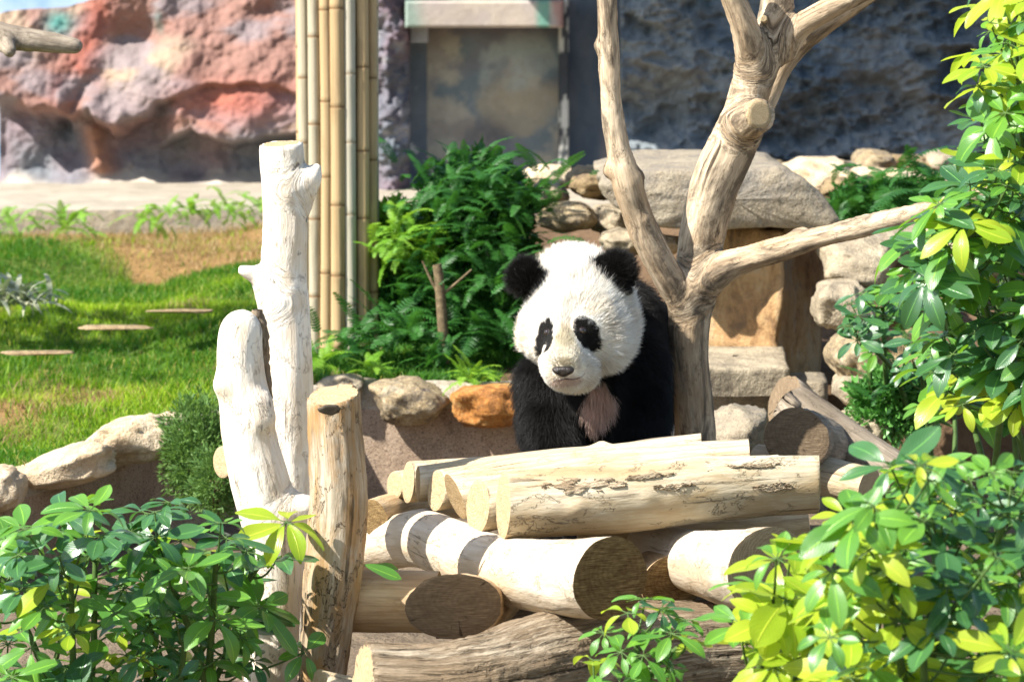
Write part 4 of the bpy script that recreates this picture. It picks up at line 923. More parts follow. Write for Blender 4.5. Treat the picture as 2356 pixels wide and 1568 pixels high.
def hit(u, v, Y0=7.9):
    o = P(u, v, Y0); d = nrm(P(u, v, Y0 + 1) - o); t = 0
    for _ in range(80):
        dd = float(pf((o + d * t)[None])[0]); t += dd * .8
        if dd < 1e-4: break
    return o + d * t
HC = P(1322, 752, HY)
def rot_ell(u, v, cu, cv, a, b, deg):
    c, s_ = math.cos(R(deg)), math.sin(R(deg)); x, y = u - cu, v - cv
    return ((x * c + y * s_) / a) ** 2 + ((-x * s_ + y * c) / b) ** 2
def coat(p, nrml):
    """0 white .. 1 black, plus special tints; regions are fixed on the animal's body"""
    u, v = proj(p); jit = .16 * fbm(p * 60, 5, 2)
    blk = np.zeros(len(p))
    headness = np.minimum.reduce([prim_d(q, p) for q in pr[:10]]); bodyness = np.minimum.reduce([prim_d(q, p) for q in pr[12:]])
    ear = np.minimum(prim_d(earL, p), prim_d(earR, p))
    blk = sstep(headness - bodyness + .01 * jit, .0, .022)
    blk = np.where((p[:, 1] < 8.56) & (headness < .02) & (bodyness > -.015), 0, blk)
    blk = np.where(ear < headness + .006 * (1 + jit), 1, blk)
    front = nrml[:, 1] < -.1
    e1 = rot_ell(u, v, 1254, 774, 20, 43, 10); e2 = rot_ell(u, v, 1350, 767, 27, 44, -28)
    blk = np.where(front & (p[:, 1] < 8.5) & (np.minimum(e1, e2) + jit < 1), 1, blk)
    chest = rot_ell(u, v, 1376, 928, 36, 56, 6)
    blk = np.where((headness > .01) & (nrml[:, 1] < -.1) & (p[:, 1] < 8.8) & (chest + 2 * jit < 1), 0, blk)
    # white trunk behind the black shoulder band
    blk = np.where((p[:, 1] > 9.42) & (p[:, 2] > .32), 0, blk)
    return blk, chest
def coatcol(p, nrml):
    blk, chest = coat(p, nrml); u, v = proj(p)
    white = np.broadcast_to(np.array([.88, .84, .76]), (len(p), 3)).copy()
    white = lerpc(white, (.80, .68, .53), sstep(fbm(p * 11, 7, 3), -.2, .6) * .6)
    face = (nrml[:, 1] < -.1) & (p[:, 1] < 8.45)
    mz = rot_ell(u, v, 1296, 815, 42, 50, 0); white = lerpc(white, (.62, .58, .46), np.where(face, (1 - sstep(mz, .4, 1.2)) * .6, 0))
    br = rot_ell(u, v, 1300, 778, 26, 26, 0); white = lerpc(white, (.50, .43, .26), np.where(face, (1 - sstep(br, .3, 1.3)) * .55, 0))
    ntop = rot_ell(u, v, 1297, 836, 22, 11, 0); white = lerpc(white, (.40, .33, .20), np.where(face, (1 - sstep(ntop, .4, 1.4)) * .6, 0))
    lip = rot_ell(u, v, 1303, 876, 38, 10, -8); white = lerpc(white, (.52, .36, .30), np.where(face, (1 - sstep(lip, .5, 1.3)) * .6, 0))
    white = lerpc(white, (.62, .42, .34), np.where((nrml[:, 1] < -.1) & (p[:, 1] > 8.44) & (p[:, 1] < 8.9), (1 - sstep(chest, 1.0, 1.6)), 0) * .9)
    return lerpc(white, (.010, .009, .008), blk), blk
pn = grad(pf, V); cc, bb = coatcol(V, pn)
panda = empty('panda', (HC[0] + .05, 8.7, 0.0), 'young giant panda standing behind the log platform facing the viewer', 'panda')
s = NT('panda_skin'); MT['skin'] = s.surf(s.attr('col').outputs['Color'], .9, None, .1)
part('body', V, F, MT['skin'], panda, {'col': rgba(cc)})
# fur
def tri_sample(V, F, n, rg, wfun):
    T3 = np.vstack([F[:, [0, 1, 2]], F[:, [0, 2, 3]]]); A = V[T3[:, 0]]; B = V[T3[:, 1]]; C_ = V[T3[:, 2]]
    ar = .5 * np.linalg.norm(np.cross(B - A, C_ - A), axis=1) * wfun((A + B + C_) / 3); pk = rg.choice(len(ar), n, p=ar / ar.sum())
    r1, r2 = rg.random(n), rg.random(n); m = r1 + r2 > 1; r1[m] = 1 - r1[m]; r2[m] = 1 - r2[m]
    return A[pk] + (B[pk] - A[pk]) * r1[:, None] + (C_[pk] - A[pk]) * r2[:, None]
rg = np.random.default_rng(5)
def wf(p): return np.where(p[:, 1] < 8.62, 3.0, np.where(p[:, 1] > 9.2, .35, 1.0)) * np.where(p[:, 2] < .35, .2, 1) * np.where((p[:, 1] < 8.33), 2.2, 1)
NH = 230000
rp = tri_sample(V, F, NH, rg, wf); rn = grad(pf, rp); hc, hb = coatcol(rp, rn); u_, v_ = proj(rp)
eyes_uv = [(1258, 764), (1341, 760)]
keep = np.ones(NH, bool)
for (a_, b_) in eyes_uv: keep &= ~((np.hypot((u_ - a_) / 8.5, (v_ - b_) / 7.5) < 1) & (rp[:, 1] < 8.45))
keep &= ~((rot_ell(u_, v_, 1296, 853, 25, 11, 0) < 1) & (rp[:, 1] < 8.4))
rp, rn, hc, hb, u_, v_ = rp[keep], rn[keep], hc[keep], hb[keep], u_[keep], v_[keep]; n = len(rp)
nosep = P(1296, 850, 8.22)
hdn = np.minimum.reduce([prim_d(q, rp) for q in pr[:12]]); bdn = np.minimum.reduce([prim_d(q, rp) for q in pr[12:]]); ish = hdn < bdn
isear = np.minimum(prim_d(earL, rp), prim_d(earR, rp)) < np.minimum.reduce([prim_d(q, rp) for q in pr[:10]])
away = nrm(rp - nosep); comb = np.where(ish[:, None], away, np.array([.0, .05, -1.0]))
comb = comb - rn * np.sum(comb * rn, 1, keepdims=True); comb = nrm(comb + .35 * rg.normal(size=(n, 3)) * .5 + .5 * np.stack([fbm(rp * 25, 3, 2), fbm(rp * 25, 4, 2), fbm(rp * 25, 5, 2)], -1) * .6)
dm = np.linalg.norm(rp - nosep, axis=1)
Lh = np.where(ish, .0105 + .024 * sstep(dm, .045, .16), .036)
eyed = np.minimum(rot_ell(u_, v_, 1252, 772, 22, 40, 10), rot_ell(u_, v_, 1347, 766, 28, 42, -28)); Lh = np.where((rp[:, 1] < 8.48) & (eyed < 3.0), np.minimum(Lh, .006 + .016 * sstep(eyed, .9, 3.0)), Lh)
Lh = np.where(ish & (rn[:, 2] < -.25) & (dm > .03), np.maximum(Lh, .012), Lh); Lh = np.where(isear, .022, Lh); Lh = Lh * rg.uniform(.6, 1.25, n)
lift = np.where(isear, .9, np.where(ish, .42, .38))
K = 5; pts = np.zeros((n, K, 3)); pos = rp - rn * .002
for k in range(K):
    pts[:, k] = pos; t = k / (K - 1)
    d = nrm(rn * (lift * (1.5 - 1.1 * t))[:, None] + comb * (.45 + .6 * t) + np.array([0, 0, -.18]) * t); pos = pos + d * (Lh / (K - 1))[:, None]
hcu = bpy.data.hair_curves.new('fur'); hcu.add_curves([K] * n)
org = np.array(panda.location)
hcu.attributes['position'].data.foreach_set('vector', (pts.reshape(-1, 3) - org).astype(np.float32).ravel())
ra = hcu.attributes.get('radius') or hcu.attributes.new('radius', 'FLOAT', 'POINT')
rad = np.tile(np.array([.00040, .00038, .00032, .0002, .00005]), (n, 1)) * np.where(hb > .5, 1.15, 1.0)[:, None]
ra.data.foreach_set('value', rad.astype(np.float32).ravel())
hcol = hc * (1 + .14 * rg.normal(size=(n, 1))) * (1 + .18 * fbm(rp * 45, 77, 2))[:, None] ; hcol = np.clip(hcol, .004, .92)
ca = hcu.attributes.new('hcol', 'FLOAT_COLOR', 'CURVE'); ca.data.foreach_set('color', rgba(hcol).astype(np.float32).ravel())
s = NT('panda_fur'); ac = s.attr('hcol').outputs['Color']
b = s.n('BsdfPrincipled', Base_Color=ac, Roughness=.5); b.inputs['Specular IOR Level'].default_value = .35
tr_ = s.n('BsdfTranslucent', Color=ac); mx = s.n('MixShader', i0=.35, i1=b.outputs[0], i2=tr_.outputs[0]); s.t.links.new(mx.outputs[0], s.out.inputs[0])
hcu.materials.append(s.m); fo = bpy.data.objects.new('fur', hcu); scn.collection.objects.link(fo); fo.parent = panda
# eyes, nose, mouth
def ball(name, c, r, mat, parent, sc=(1, 1, 1), seg=24):
    ph = np.linspace(0, np.pi, seg // 2 + 1); th = np.linspace(0, 2 * np.pi, seg, endpoint=False); PH, TH = np.meshgrid(ph, th, indexing='ij')
    V = np.stack([np.sin(PH) * np.cos(TH) * sc[0], np.sin(PH) * np.sin(TH) * sc[1], np.cos(PH) * sc[2]], -1) * r + c
    ids = np.arange(V.shape[0] * seg).reshape(-1, seg); nx2 = np.roll(ids, -1, 1)
    return part(name, V.reshape(-1, 3), np.stack([ids[:-1], ids[1:], nx2[1:], nx2[:-1]], -1).reshape(-1, 4), mat, parent)
s = NT('panda_eye'); gl = s.n('TexCoord').outputs['Object']
MT['eye'] = s.surf((.016, .009, .006), .04, None, 1.0)
MT['lid'] = plain('eyelid_skin', (.035, .024, .02), .5, .4)
for (a_, b_) in eyes_uv:
    h = hit(a_, b_); nrm_ = grad(pf, h[None])[0]
    ball('eye', h - nrm_ * .0040, .0098, MT['eye'], panda)
    th = np.linspace(0, 2 * np.pi, 28, endpoint=False); e1 = nrm(np.cross(nrm_, [0, 0, 1])); e2 = np.cross(nrm_, e1); ph = np.linspace(0, 2 * np.pi, 8, endpoint=False)
    V = np.array([[h - nrm_ * .001 + (e1 * math.cos(t) * .0092 + e2 * math.sin(t) * .0075) * (1 + .20 * math.cos(q)) + nrm_ * (.0022 * math.sin(q)) for q in ph] for t in th])
    ids = np.arange(28 * 8).reshape(28, 8); F = np.stack([ids, np.roll(ids, -1, 0), np.roll(np.roll(ids, -1, 0), -1, 1), np.roll(ids, -1, 1)], -1).reshape(-1, 4)
    part('eyelid', V.reshape(-1, 3), F, MT['lid'], panda)
nh = hit(1296, 852); s = NT('panda_nose'); g = s.n('TexCoord').outputs['Object']; vn = s.n('TexVoronoi', Vector=g, Scale=420.0)
MT['nose'] = s.surf((.022, .016, .013), .45, s.bump(vn.outputs['Distance'], .0008), .5)
nsp = [ell(nh + np.array([0, .006, .002]), (.0255, .014, .0095)), ell(nh + np.array([0, .006, -.006]), (.014, .013, .010)), ell(nh + np.array([-.014, .004, -.001]), (.010, .012, .008)), ell(nh + np.array([.014, .004, -.001]), (.010, .012, .008))]
nf = smin_sdf(nsp, .006); Vn, Fn = nets(nf, nh - .035, nh + .035, .0016); part('nose', Vn, Fn, MT['nose'], panda)
for sx in (-1, 1): ball('nostril', nh + np.array([sx * .0125, -.0075, -.003]), .0032, plain('nostril_dark', (.008, .006, .005)), panda, (1.3, .6, .7), 12)
mth = []
for (a_, b_) in [(1270, 870), (1278, 873), (1288, 874), (1300, 871), (1314, 872), (1328, 870), (1339, 865), (1346, 857)]: mth.append(hit(a_, b_) + np.array([0, -.0035, 0]))
C = crom(np.array(mth), 40); T, E1, E2 = frame_path(C); th = np.linspace(0, 2 * np.pi, 8, endpoint=False); rr = .0017 * np.sin(np.linspace(.15, np.pi - .15, 40))
V = C[:, None] + (E1[:, None] * np.cos(th)[None, :, None] + E2[:, None] * np.sin(th)[None, :, None]) * rr[:, None, None]; ids = np.arange(320).reshape(40, 8); nx2 = np.roll(ids, -1, 1)
part('mouth', V.reshape(-1, 3), np.stack([ids[:-1], nx2[:-1], nx2[1:], ids[1:]], -1).reshape(-1, 4), plain('lip_skin', (.12, .07, .06)), panda)
#@@PLANTS
# ------------------------------------------------------------------ leaves
def leaf_geo(L, Wd, droop, fold, wav, seed, na=8, nw=4, ob=1.25):
    rg = np.random.default_rng(seed); t = np.linspace(0, 1, na + 1); x = np.linspace(-1, 1, nw + 1); Tt, Xx = np.meshgrid(t, x, indexing='ij')
    wd = Wd * (np.sin(np.pi * np.clip(Tt, 0.012, .988) ** ob)) ** .72; 
    y = Tt * L; ang = droop * Tt; yy = L * np.sin(ang + 1e-6) / (droop + 1e-6) if abs(droop) > 1e-3 else y; zz = -L * (1 - np.cos(ang)) / (droop + 1e-6) if abs(droop) > 1e-3 else 0 * y
    X_ = Xx * wd / 2; Z_ = zz + fold * np.abs(Xx) * wd * .5 + wav * L * np.sin(Tt * 9 + Xx * 2 + seed) * np.abs(Xx)
    V = np.stack([X_ + .04 * L * np.sin(Tt * 2.5) * (seed % 3 - 1), yy, Z_], -1).reshape(-1, 3)
    ids = np.arange((na + 1) * (nw + 1)).reshape(na + 1, nw + 1); F = np.stack([ids[:-1, :-1], ids[:-1, 1:], ids[1:, 1:], ids[1:, :-1]], -1).reshape(-1, 4)
    return V, F, np.stack([Xx, Tt, 0 * Tt], -1).reshape(-1, 3)
MT['leaf'] = leaf_mat('schefflera_leaf', (.06, .19, .03), (.13, .31, .035), (.30, .60, .03), .32, .36, .75)
MT['leaf_y'] = leaf_mat('young_and_sunlit_leaf', (.22, .38, .02), (.42, .50, .04), (.62, .78, .05), .42, .35, .5)  # new growth; also paints sunlight and backlight into the leaf colour
MT['leaf_d'] = leaf_mat('dark_glossy_leaf', (.03, .10, .035), (.055, .16, .045), (.12, .34, .05), .25, .33, .85)
MT['fern'] = leaf_mat('fern_frond', (.018, .08, .016), (.045, .16, .025), (.09, .30, .03), .28, .45, .3, veins=False)
MT['fern_b'] = leaf_mat('sunlit_fern_frond', (.12, .30, .02), (.22, .40, .04), (.35, .62, .04), .35, .5, .3, veins=False)
MT['twig'] = plain('green_stem', (.07, .13, .03), .5); MT['twigw'] = plain('woody_stem', (.16, .11, .06), .7)
LV = {}
for mk in ('leaf', 'leaf_y', 'leaf_d'):
    LV[mk] = []
    for k, (dr_, fo_, wv) in enumerate([(.5, .22, .01), (.9, .25, .012), (.2, .15, .015), (1.25, .3, .01), (.7, .1, .02), (-.25, .3, .01)]):
        v_, f_, g_ = leaf_geo(1.0, .37 + .05 * (k % 3), dr_, fo_, wv, k); LV[mk].append((v_, f_, g_, mesh('leaf', v_, f_, MT[mk], {'gc': g_})))
def put_leaves(root, L, mx, name='leaf'):
    """L: list of (matkey, variant, 4x4 matrix world). The ones nearest the camera become single parts, the rest one mesh"""
    org = np.array(root.location); L = sorted(L, key=lambda q: -q[3])
    for (mk, k, m, pr_) in L[:mx]:
        o = bpy.data.objects.new(name, LV[mk][k][3]); scn.collection.objects.link(o); o.parent = root
        m2 = m.copy(); m2[:3, 3] -= org; o.matrix_local = Matrix(m2.tolist())
    rest = L[mx:]
    for mk in set(q[0] for q in rest):
        VV, FF, GG = [], [], []; b = 0
        for (a, k, m, _) in rest:
            if a != mk: continue
            v_, f_, g_, _m = LV[mk][k]; VV.append(v_ @ m[:3, :3].T + m[:3, 3]); FF.append(f_ + b); gg = g_.copy(); gg[:, 2] = random.random(); GG.append(gg); b += len(v_)
        tag(part('foliage', np.vstack(VV), np.vstack(FF), MT[mk], root, {'gc': np.vstack(GG)}), kind='stuff')
def lmat(o, y, up, sc):
    y = nrm(y); x = nrm(np.cross(y, up)); z = np.cross(x, y); m = np.eye(4); m[:3, 0] = x * sc; m[:3, 1] = y * sc; m[:3, 2] = z * sc; m[:3, 3] = o; return m
def tubes(segs, sides=6):
    VV, FF = [], []; b = 0; th = np.linspace(0, 2 * np.pi, sides, endpoint=False)
    for (pts, r0, r1) in segs:
        C = crom(np.array(pts), 8 if len(pts) > 2 else 4); n_ = len(C); T = nrm(np.gradient(C, axis=0)); ref = np.array([.3, 1, .2]); E1 = nrm(np.cross(T, ref)); E2 = np.cross(T, E1)
        r = np.linspace(r0, r1, n_)[:, None, None]; V = C[:, None] + (E1[:, None] * np.cos(th)[None, :, None] + E2[:, None] * np.sin(th)[None, :, None]) * r
        ids = np.arange(n_ * sides).reshape(n_, sides) + b; nx2 = np.roll(ids, -1, 1); VV.append(V.reshape(-1, 3)); FF.append(np.stack([ids[:-1], nx2[:-1], nx2[1:], ids[1:]], -1).reshape(-1, 4)); b += n_ * sides
    return np.vstack(VV), np.vstack(FF)
def inpoly(u, v, poly):
    c = False; j = len(poly) - 1
    for i in range(len(poly)):
        if (poly[i][1] > v) != (poly[j][1] > v) and u < (poly[j][0] - poly[i][0]) * (v - poly[i][1]) / (poly[j][1] - poly[i][1]) + poly[i][0]: c = not c
        j = i
    return c
def schefflera(label, base, whorls, Lf, seed, maxl=300, name='schefflera_shrub', cat='shrub', matf=None, nl=(7, 9), stems=5, group=None, pet=.12, face=.35):
    """whorls: (x,y,z) points of leaf centres; each hangs on a petiole from a stem of the shrub"""
    rg = np.random.default_rng(seed); root = empty(name, base, label, cat, group); base = np.array(base, float)
    W = np.array(whorls); k = max(1, min(stems, len(W))); cen = W[rg.choice(len(W), k, replace=False)]
    for _ in range(5):
        lab = np.argmin(((W[:, None] - cen[None]) ** 2).sum(-1), 1)
        for i in range(k):
            if (lab == i).any(): cen[i] = W[lab == i].mean(0)
    segs, L = [], []
    for i in range(k):
        tip = cen[i] + np.array([0, .02, -.02]); b0 = base + rg.normal(0, .05, 3) * np.array([1, 1, 0]); midp = (b0 + tip) / 2 + rg.normal(0, .04, 3)
        segs.append(([b0, midp, tip], .011, .006))
        stem_pts = crom(np.array([b0, midp, tip]), 20)[8:]
        for wv in W[lab == i]:
            q = wv - np.array([0, 0, pet * .6]); j = np.argmin(((stem_pts - q) ** 2).sum(1)); a = stem_pts[j]
            segs.append(([a, (a + wv) / 2 + np.array([0, 0, -.015]), wv], .0030, .0018))
            ax = nrm(nrm(wv - a) * .5 + np.array([0, 0, 1.0]) + np.array([0, -face, 0]) + rg.normal(0, .22, 3))
            e1 = nrm(np.cross(ax, [.3, 1, .1])); e2 = np.cross(ax, e1); n_ = rg.integers(nl[0], nl[1] + 1); ph0 = rg.uniform(0, 6.28)
            mk = matf(wv, rg) if matf else 'leaf'; sz = Lf * rg.uniform(.55, 1.3)
            for j2 in range(n_):
                if rg.random() < .10: continue
                ph = ph0 + j2 * 2 * np.pi / n_ + rg.normal(0, .12); d = e1 * math.cos(ph) + e2 * math.sin(ph); dl = rg.uniform(-.30, .25)
                y = nrm(d + ax * dl); s_ = sz * rg.uniform(.55, 1.12); o = wv + y * .012
                segs.append(([wv, o + y * .004], .0012, .0011)); m = lmat(o, y, ax + rg.normal(0, .18, 3), s_)
                pu, pv = proj(o); vis = (s_ / o[1]) * (1 if -80 < pu < 2436 and -80 < pv < 1648 else .2); L.append((mk, int(rg.integers(0, 6)), m, vis + .001 * (9 - o[1]) * 10))
    v_, f_ = tubes(segs); part('stem', v_, f_, MT['twig'], root)
    put_leaves(root, L, maxl); return root
def scatter(poly, n, Y0, Y1, seed, mind=42, yf=None):
    rg = np.random.default_rng(seed); us = [p[0] for p in poly]; vs_ = [p[1] for p in poly]; out, uv = [], []; tries = 0
    while len(out) < n and tries < 6000:
        tries += 1; u = rg.uniform(min(us), max(us)); v = rg.uniform(min(vs_), max(vs_))
        if not inpoly(u, v, poly): continue
        Y = rg.uniform(Y0, Y1); q = P(u, v, Y)
        if any(abs(u - a) + abs(v - b) < mind and abs(Y - c) < .25 for a, b, c in uv): continue
        uv.append((u, v, Y)); out.append(q)
    return out
GSH = 'schefflera shrubs in the foreground'
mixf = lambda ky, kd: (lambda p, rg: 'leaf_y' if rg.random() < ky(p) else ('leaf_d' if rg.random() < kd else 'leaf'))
# bottom left shrubs
polyA = [(-60, 1240), (60, 1210), (140, 1150), (260, 1150), (330, 1215), (360, 1300), (360, 1640), (-60, 1640)]
schefflera('green schefflera shrub in the bottom left corner', (P(120, 1600, 7.0)[0], 7.05, 0), scatter(polyA, 62, 6.8, 7.3, 1, 46) , .088, 1, matf=mixf(lambda p: .16, .35), group=GSH, stems=7)
polyB = [(300, 1190), (400, 1150), (500, 1180), (560, 1200), (575, 1300), (600, 1400), (590, 1640), (300, 1640)]
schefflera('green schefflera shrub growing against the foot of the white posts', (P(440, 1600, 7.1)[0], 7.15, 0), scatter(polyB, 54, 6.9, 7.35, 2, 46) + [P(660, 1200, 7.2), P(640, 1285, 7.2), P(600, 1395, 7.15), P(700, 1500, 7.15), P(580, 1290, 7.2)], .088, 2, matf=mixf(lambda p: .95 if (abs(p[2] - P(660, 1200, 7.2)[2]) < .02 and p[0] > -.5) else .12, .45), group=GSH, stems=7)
# front centre sprig
polyC = [(1380, 1420), (1470, 1370), (1560, 1380), (1600, 1460), (1560, 1640), (1300, 1640), (1330, 1520)]
schefflera('small bright schefflera sprig in front of the forked log', (P(1450, 1600, 6.6)[0], 6.62, 0), scatter(polyC, 20, 6.5, 6.65, 3, 55), .066, 3, matf=mixf(lambda p: .25, .1), group=GSH, stems=4, pet=.06)
# bottom right, near the camera
polyD = [(1700, 1600), (1660, 1500), (1700, 1400), (1720, 1290), (1820, 1230), (1850, 1330), (1900, 1420), (1980, 1560), (1960, 1640), (1720, 1640)]
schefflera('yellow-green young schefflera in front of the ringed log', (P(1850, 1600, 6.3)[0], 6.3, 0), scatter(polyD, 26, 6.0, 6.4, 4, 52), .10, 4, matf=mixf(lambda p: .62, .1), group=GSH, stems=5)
polyE = [(1990, 1170), (2015, 1080), (2070, 1040), (2180, 1060), (2380, 1060), (2420, 1640), (1920, 1640), (1900, 1330), (1920, 1180)]
schefflera('large out-of-focus schefflera filling the bottom right corner', (P(2180, 1600, 6.0)[0], 6.05, 0), scatter(polyE, 125, 5.6, 6.4, 5, 44), .088, 5, matf=mixf(lambda p: .6 if p[0] < P(2060, 1000, 6)[0] else .13, .5), group=GSH, stems=8)  # more yellow leaves on the left side paint in sunlight
# upper right, sharper
polyF = [(2095, 520), (2110, 640), (2140, 760), (2130, 900), (2240, 940), (2440, 940), (2440, -150), (2290, -150), (2270, 20), (2240, 200), (2260, 300), (2200, 430)]
schefflera('tall schefflera hanging into the right edge of the picture', (P(2400, 1200, 7.3)[0] + .1, 7.35, 0), scatter(polyF, 165, 6.9, 7.5, 6, 40) + [P(2135, 545, 7.2)], .090, 6, matf=mixf(lambda p: .7 if p[2] > P(2300, 200, 7.2)[2] else .12, .48), group=GSH, stems=8)  # more yellow leaves towards the top paint in backlight
# smaller far saplings
polyG = [(1925, 680), (2000, 650), (2060, 640), (2070, 720), (2010, 830), (1960, 780)]
schefflera('small dark schefflera sapling among the right boulders', (P(2090, 840, 10.2)[0], 10.25, .35), scatter(polyG, 12, 10.0, 10.25, 7, 40), .075, 7, matf=mixf(lambda p: 0, .8), cat='shrub', stems=3, pet=.1)
polyH = [(2130, 930), (2180, 780), (2160, 960), (2060, 980)]
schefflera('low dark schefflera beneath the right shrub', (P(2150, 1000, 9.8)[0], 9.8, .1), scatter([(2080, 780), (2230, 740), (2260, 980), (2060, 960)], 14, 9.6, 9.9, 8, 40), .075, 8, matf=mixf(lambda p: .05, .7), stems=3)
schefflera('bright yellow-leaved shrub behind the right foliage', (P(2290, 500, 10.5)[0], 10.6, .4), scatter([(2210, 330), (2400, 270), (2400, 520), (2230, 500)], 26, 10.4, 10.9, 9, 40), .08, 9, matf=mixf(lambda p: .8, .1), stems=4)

# ------------------------------------------------------------------ ferns
def frond_geo(L, arch, seed, npn=17, wid=.17):
    rg = np.random.default_rng(seed); VV, FF, GG = [], [], []; b = 0
    def ctr(t): a = arch * t; return np.array([0, L * np.sin(a) / arch, -L * (1 - np.cos(a)) / arch])
    for i in range(npn):
        t = .08 + .92 * i / npn; p = ctr(t); tg = nrm(ctr(min(t + .02, 1.02)) - ctr(t)); up = np.cross(np.array([1., 0, 0]), tg); w_ = L * wid * math.sin(math.pi * (t * .92 + .06)) ** .6 * (1 - .25 * t); hw = L * .5 / npn * 1.25
        for sx in (-1, 1):
            a = p; tipp = p + np.array([sx * w_, 0, 0]) + tg * w_ * .35 - up * w_ * rg.uniform(.0, .3); md = (a + tipp) / 2 + up * w_ * .06
            VV += [a - tg * hw * .5, md - tg * hw * .6, tipp, md + tg * hw * .6, a + tg * hw * .5]; GG += [(0, t, 0)] * 5; FF += [(b, b + 1, b + 2, b + 3), (b, b + 3, b + 4)] if sx > 0 else [(b, b + 3, b + 2, b + 1), (b, b + 4, b + 3)]; b += 5
    for i in range(9):
        t0 = i / 9; p = ctr(t0); q = ctr(t0 + 1 / 9); r_ = L * .006
        VV += [p + [-r_, 0, 0], p + [r_, 0, 0], q + [r_, 0, 0], q + [-r_, 0, 0]]; GG += [(0, 0, 0)] * 4; FF.append((b, b + 1, b + 2, b + 3)); b += 4
    return np.array(VV), FF, np.array(GG, float)
MT['olive'] = leaf_mat('olive_moss', (.10, .15, .02), (.20, .22, .04), (.2, .28, .03), .25, .6, .2, veins=False)
MT['feather'] = leaf_mat('feathery_foliage', (.07, .16, .04), (.14, .24, .06), (.2, .36, .06), .3, .6, .25, veins=False)
FR = {}
for mk in ('fern', 'fern_b'):
    FR[mk] = [mesh('frond', *frond_geo(1.0, a, i)[:2], MT[mk], {'gc': frond_geo(1.0, a, i)[2]}, smooth=False) for i, a in enumerate([.6, 1.0, 1.4, 1.8])]
def fern(label, c, n_, L, seed, mk='fern', elev=(.2, 1.3), spread=.03, group='ferns in the planting', stk=0.0, name='fern'):
    rg = np.random.default_rng(seed); root = empty(name, c, label, 'fern', group)
    for i in range(n_):
        az_ = rg.uniform(0, 2 * np.pi); e = rg.uniform(*elev); y = np.array([math.cos(az_) * math.cos(e), math.sin(az_) * math.cos(e), math.sin(e)])
        m = lmat(np.array([rg.normal(0, spread), rg.normal(0, spread), rg.uniform(0, stk + .01)]), y, np.array([0, 0, 1.0]) + rg.normal(0, .15, 3), L * rg.uniform(.65, 1.1))
        o = bpy.data.objects.new('frond', FR[mk][int(rg.integers(0, 4))]); scn.collection.objects.link(o); o.parent = root; o.matrix_local = Matrix(m.tolist())
    return root
def at(u, v, Y):
    p = P(u, v, Y); return p
fspec = [(1100, 470, 12.2, 90, .17, 'fern', .16, 'dense dark fern forming the top of the bush'), (1165, 500, 12.0, 80, .17, 'fern', .16, 'dark fern on the right flank of the bush'), (1035, 510, 12.1, 80, .17, 'fern', .14, 'dark fern on the left flank of the bush'),
         (1100, 600, 11.9, 60, .20, 'fern', .14, 'long-fronded fern in the middle of the bush'), (1170, 680, 11.8, 40, .18, 'fern', .12, 'drooping fern beside the panda\'s ear'), (940, 590, 12.0, 45, .18, 'fern_b', .1, 'light green fern next to the bamboo column'),
         (900, 780, 11.7, 24, .22, 'fern', .05, 'fern at the foot of the bamboo column'), (800, 810, 11.6, 22, .20, 'fern', .05, 'low fern in front of the bamboo canes'), (960, 800, 11.6, 22, .20, 'fern', .05, 'fern behind the gold grey stone'), (1120, 800, 11.7, 26, .22, 'fern', .06, 'fern behind the orange stone'),
         (860, 870, 11.35, 16, .13, 'fern_b', .03, 'bright fern spilling over the wall between stones'), (1085, 885, 11.25, 18, .12, 'fern_b', .03, 'bright little fern between the gold and the orange stone'), (1170, 800, 11.6, 24, .18, 'fern', .05, 'fern half hidden by the panda'), (740, 850, 11.5, 16, .16, 'fern_b', .03, 'small fern right of the white post'),
         (1000, 690, 11.9, 34, .19, 'fern', .08, 'fern behind the thin cut sapling'), (1010, 850, 11.5, 14, .14, 'fern', .03, 'small fern above the gold grey stone'),
         (150, 530, 16.4, 14, .18, 'fern_b', .05, 'yellow-green fern at the far left below the ledge'), (95, 535, 16.3, 12, .15, 'fern_b', .08, 'low fern left of the far yellow-green one'), (360, 520, 16.5, 26, .16, 'fern_b', .1, 'spreading fern below the ledge'), (430, 500, 16.8, 16, .17, 'fern_b', .05, 'tall bright fern against the ledge'), (500, 505, 16.7, 26, .14, 'fern_b', .12, 'low fern patch against the ledge'), (570, 505, 16.7, 24, .14, 'fern_b', .1, 'fern patch against the ledge behind the white post'), (200, 540, 16.0, 12, .14, 'fern_b', .08, 'small fern at the top of the lawn'), (10, 545, 16.2, 16, .14, 'fern_b', .08, 'fern at the left edge of the lawn top'),
         (1960, 490, 12.3, 26, .2, 'fern', .1, 'dull fern under the cream boulders'), (2060, 470, 12.3, 26, .22, 'fern', .12, 'grey-green fern right of the slab'), (2150, 460, 12.2, 26, .24, 'fern', .12, 'dark fern behind the tall schefflera'), (2080, 930, 10.2, 20, .18, 'fern', .06, 'dark low fern at the foot of the boulders'), (2080, 780, 10.8, 16, .16, 'fern', .06, 'small fern on the earth bank')]
for i, (u, v, Y, n_, L, mk, spd, lb) in enumerate(fspec):
    fern(lb, P(u, v, Y), n_, L, 300 + i, mk, spread=spd * .6, stk=spd, elev=(-.2, 1.2) if spd > .09 else (.1, 1.3))
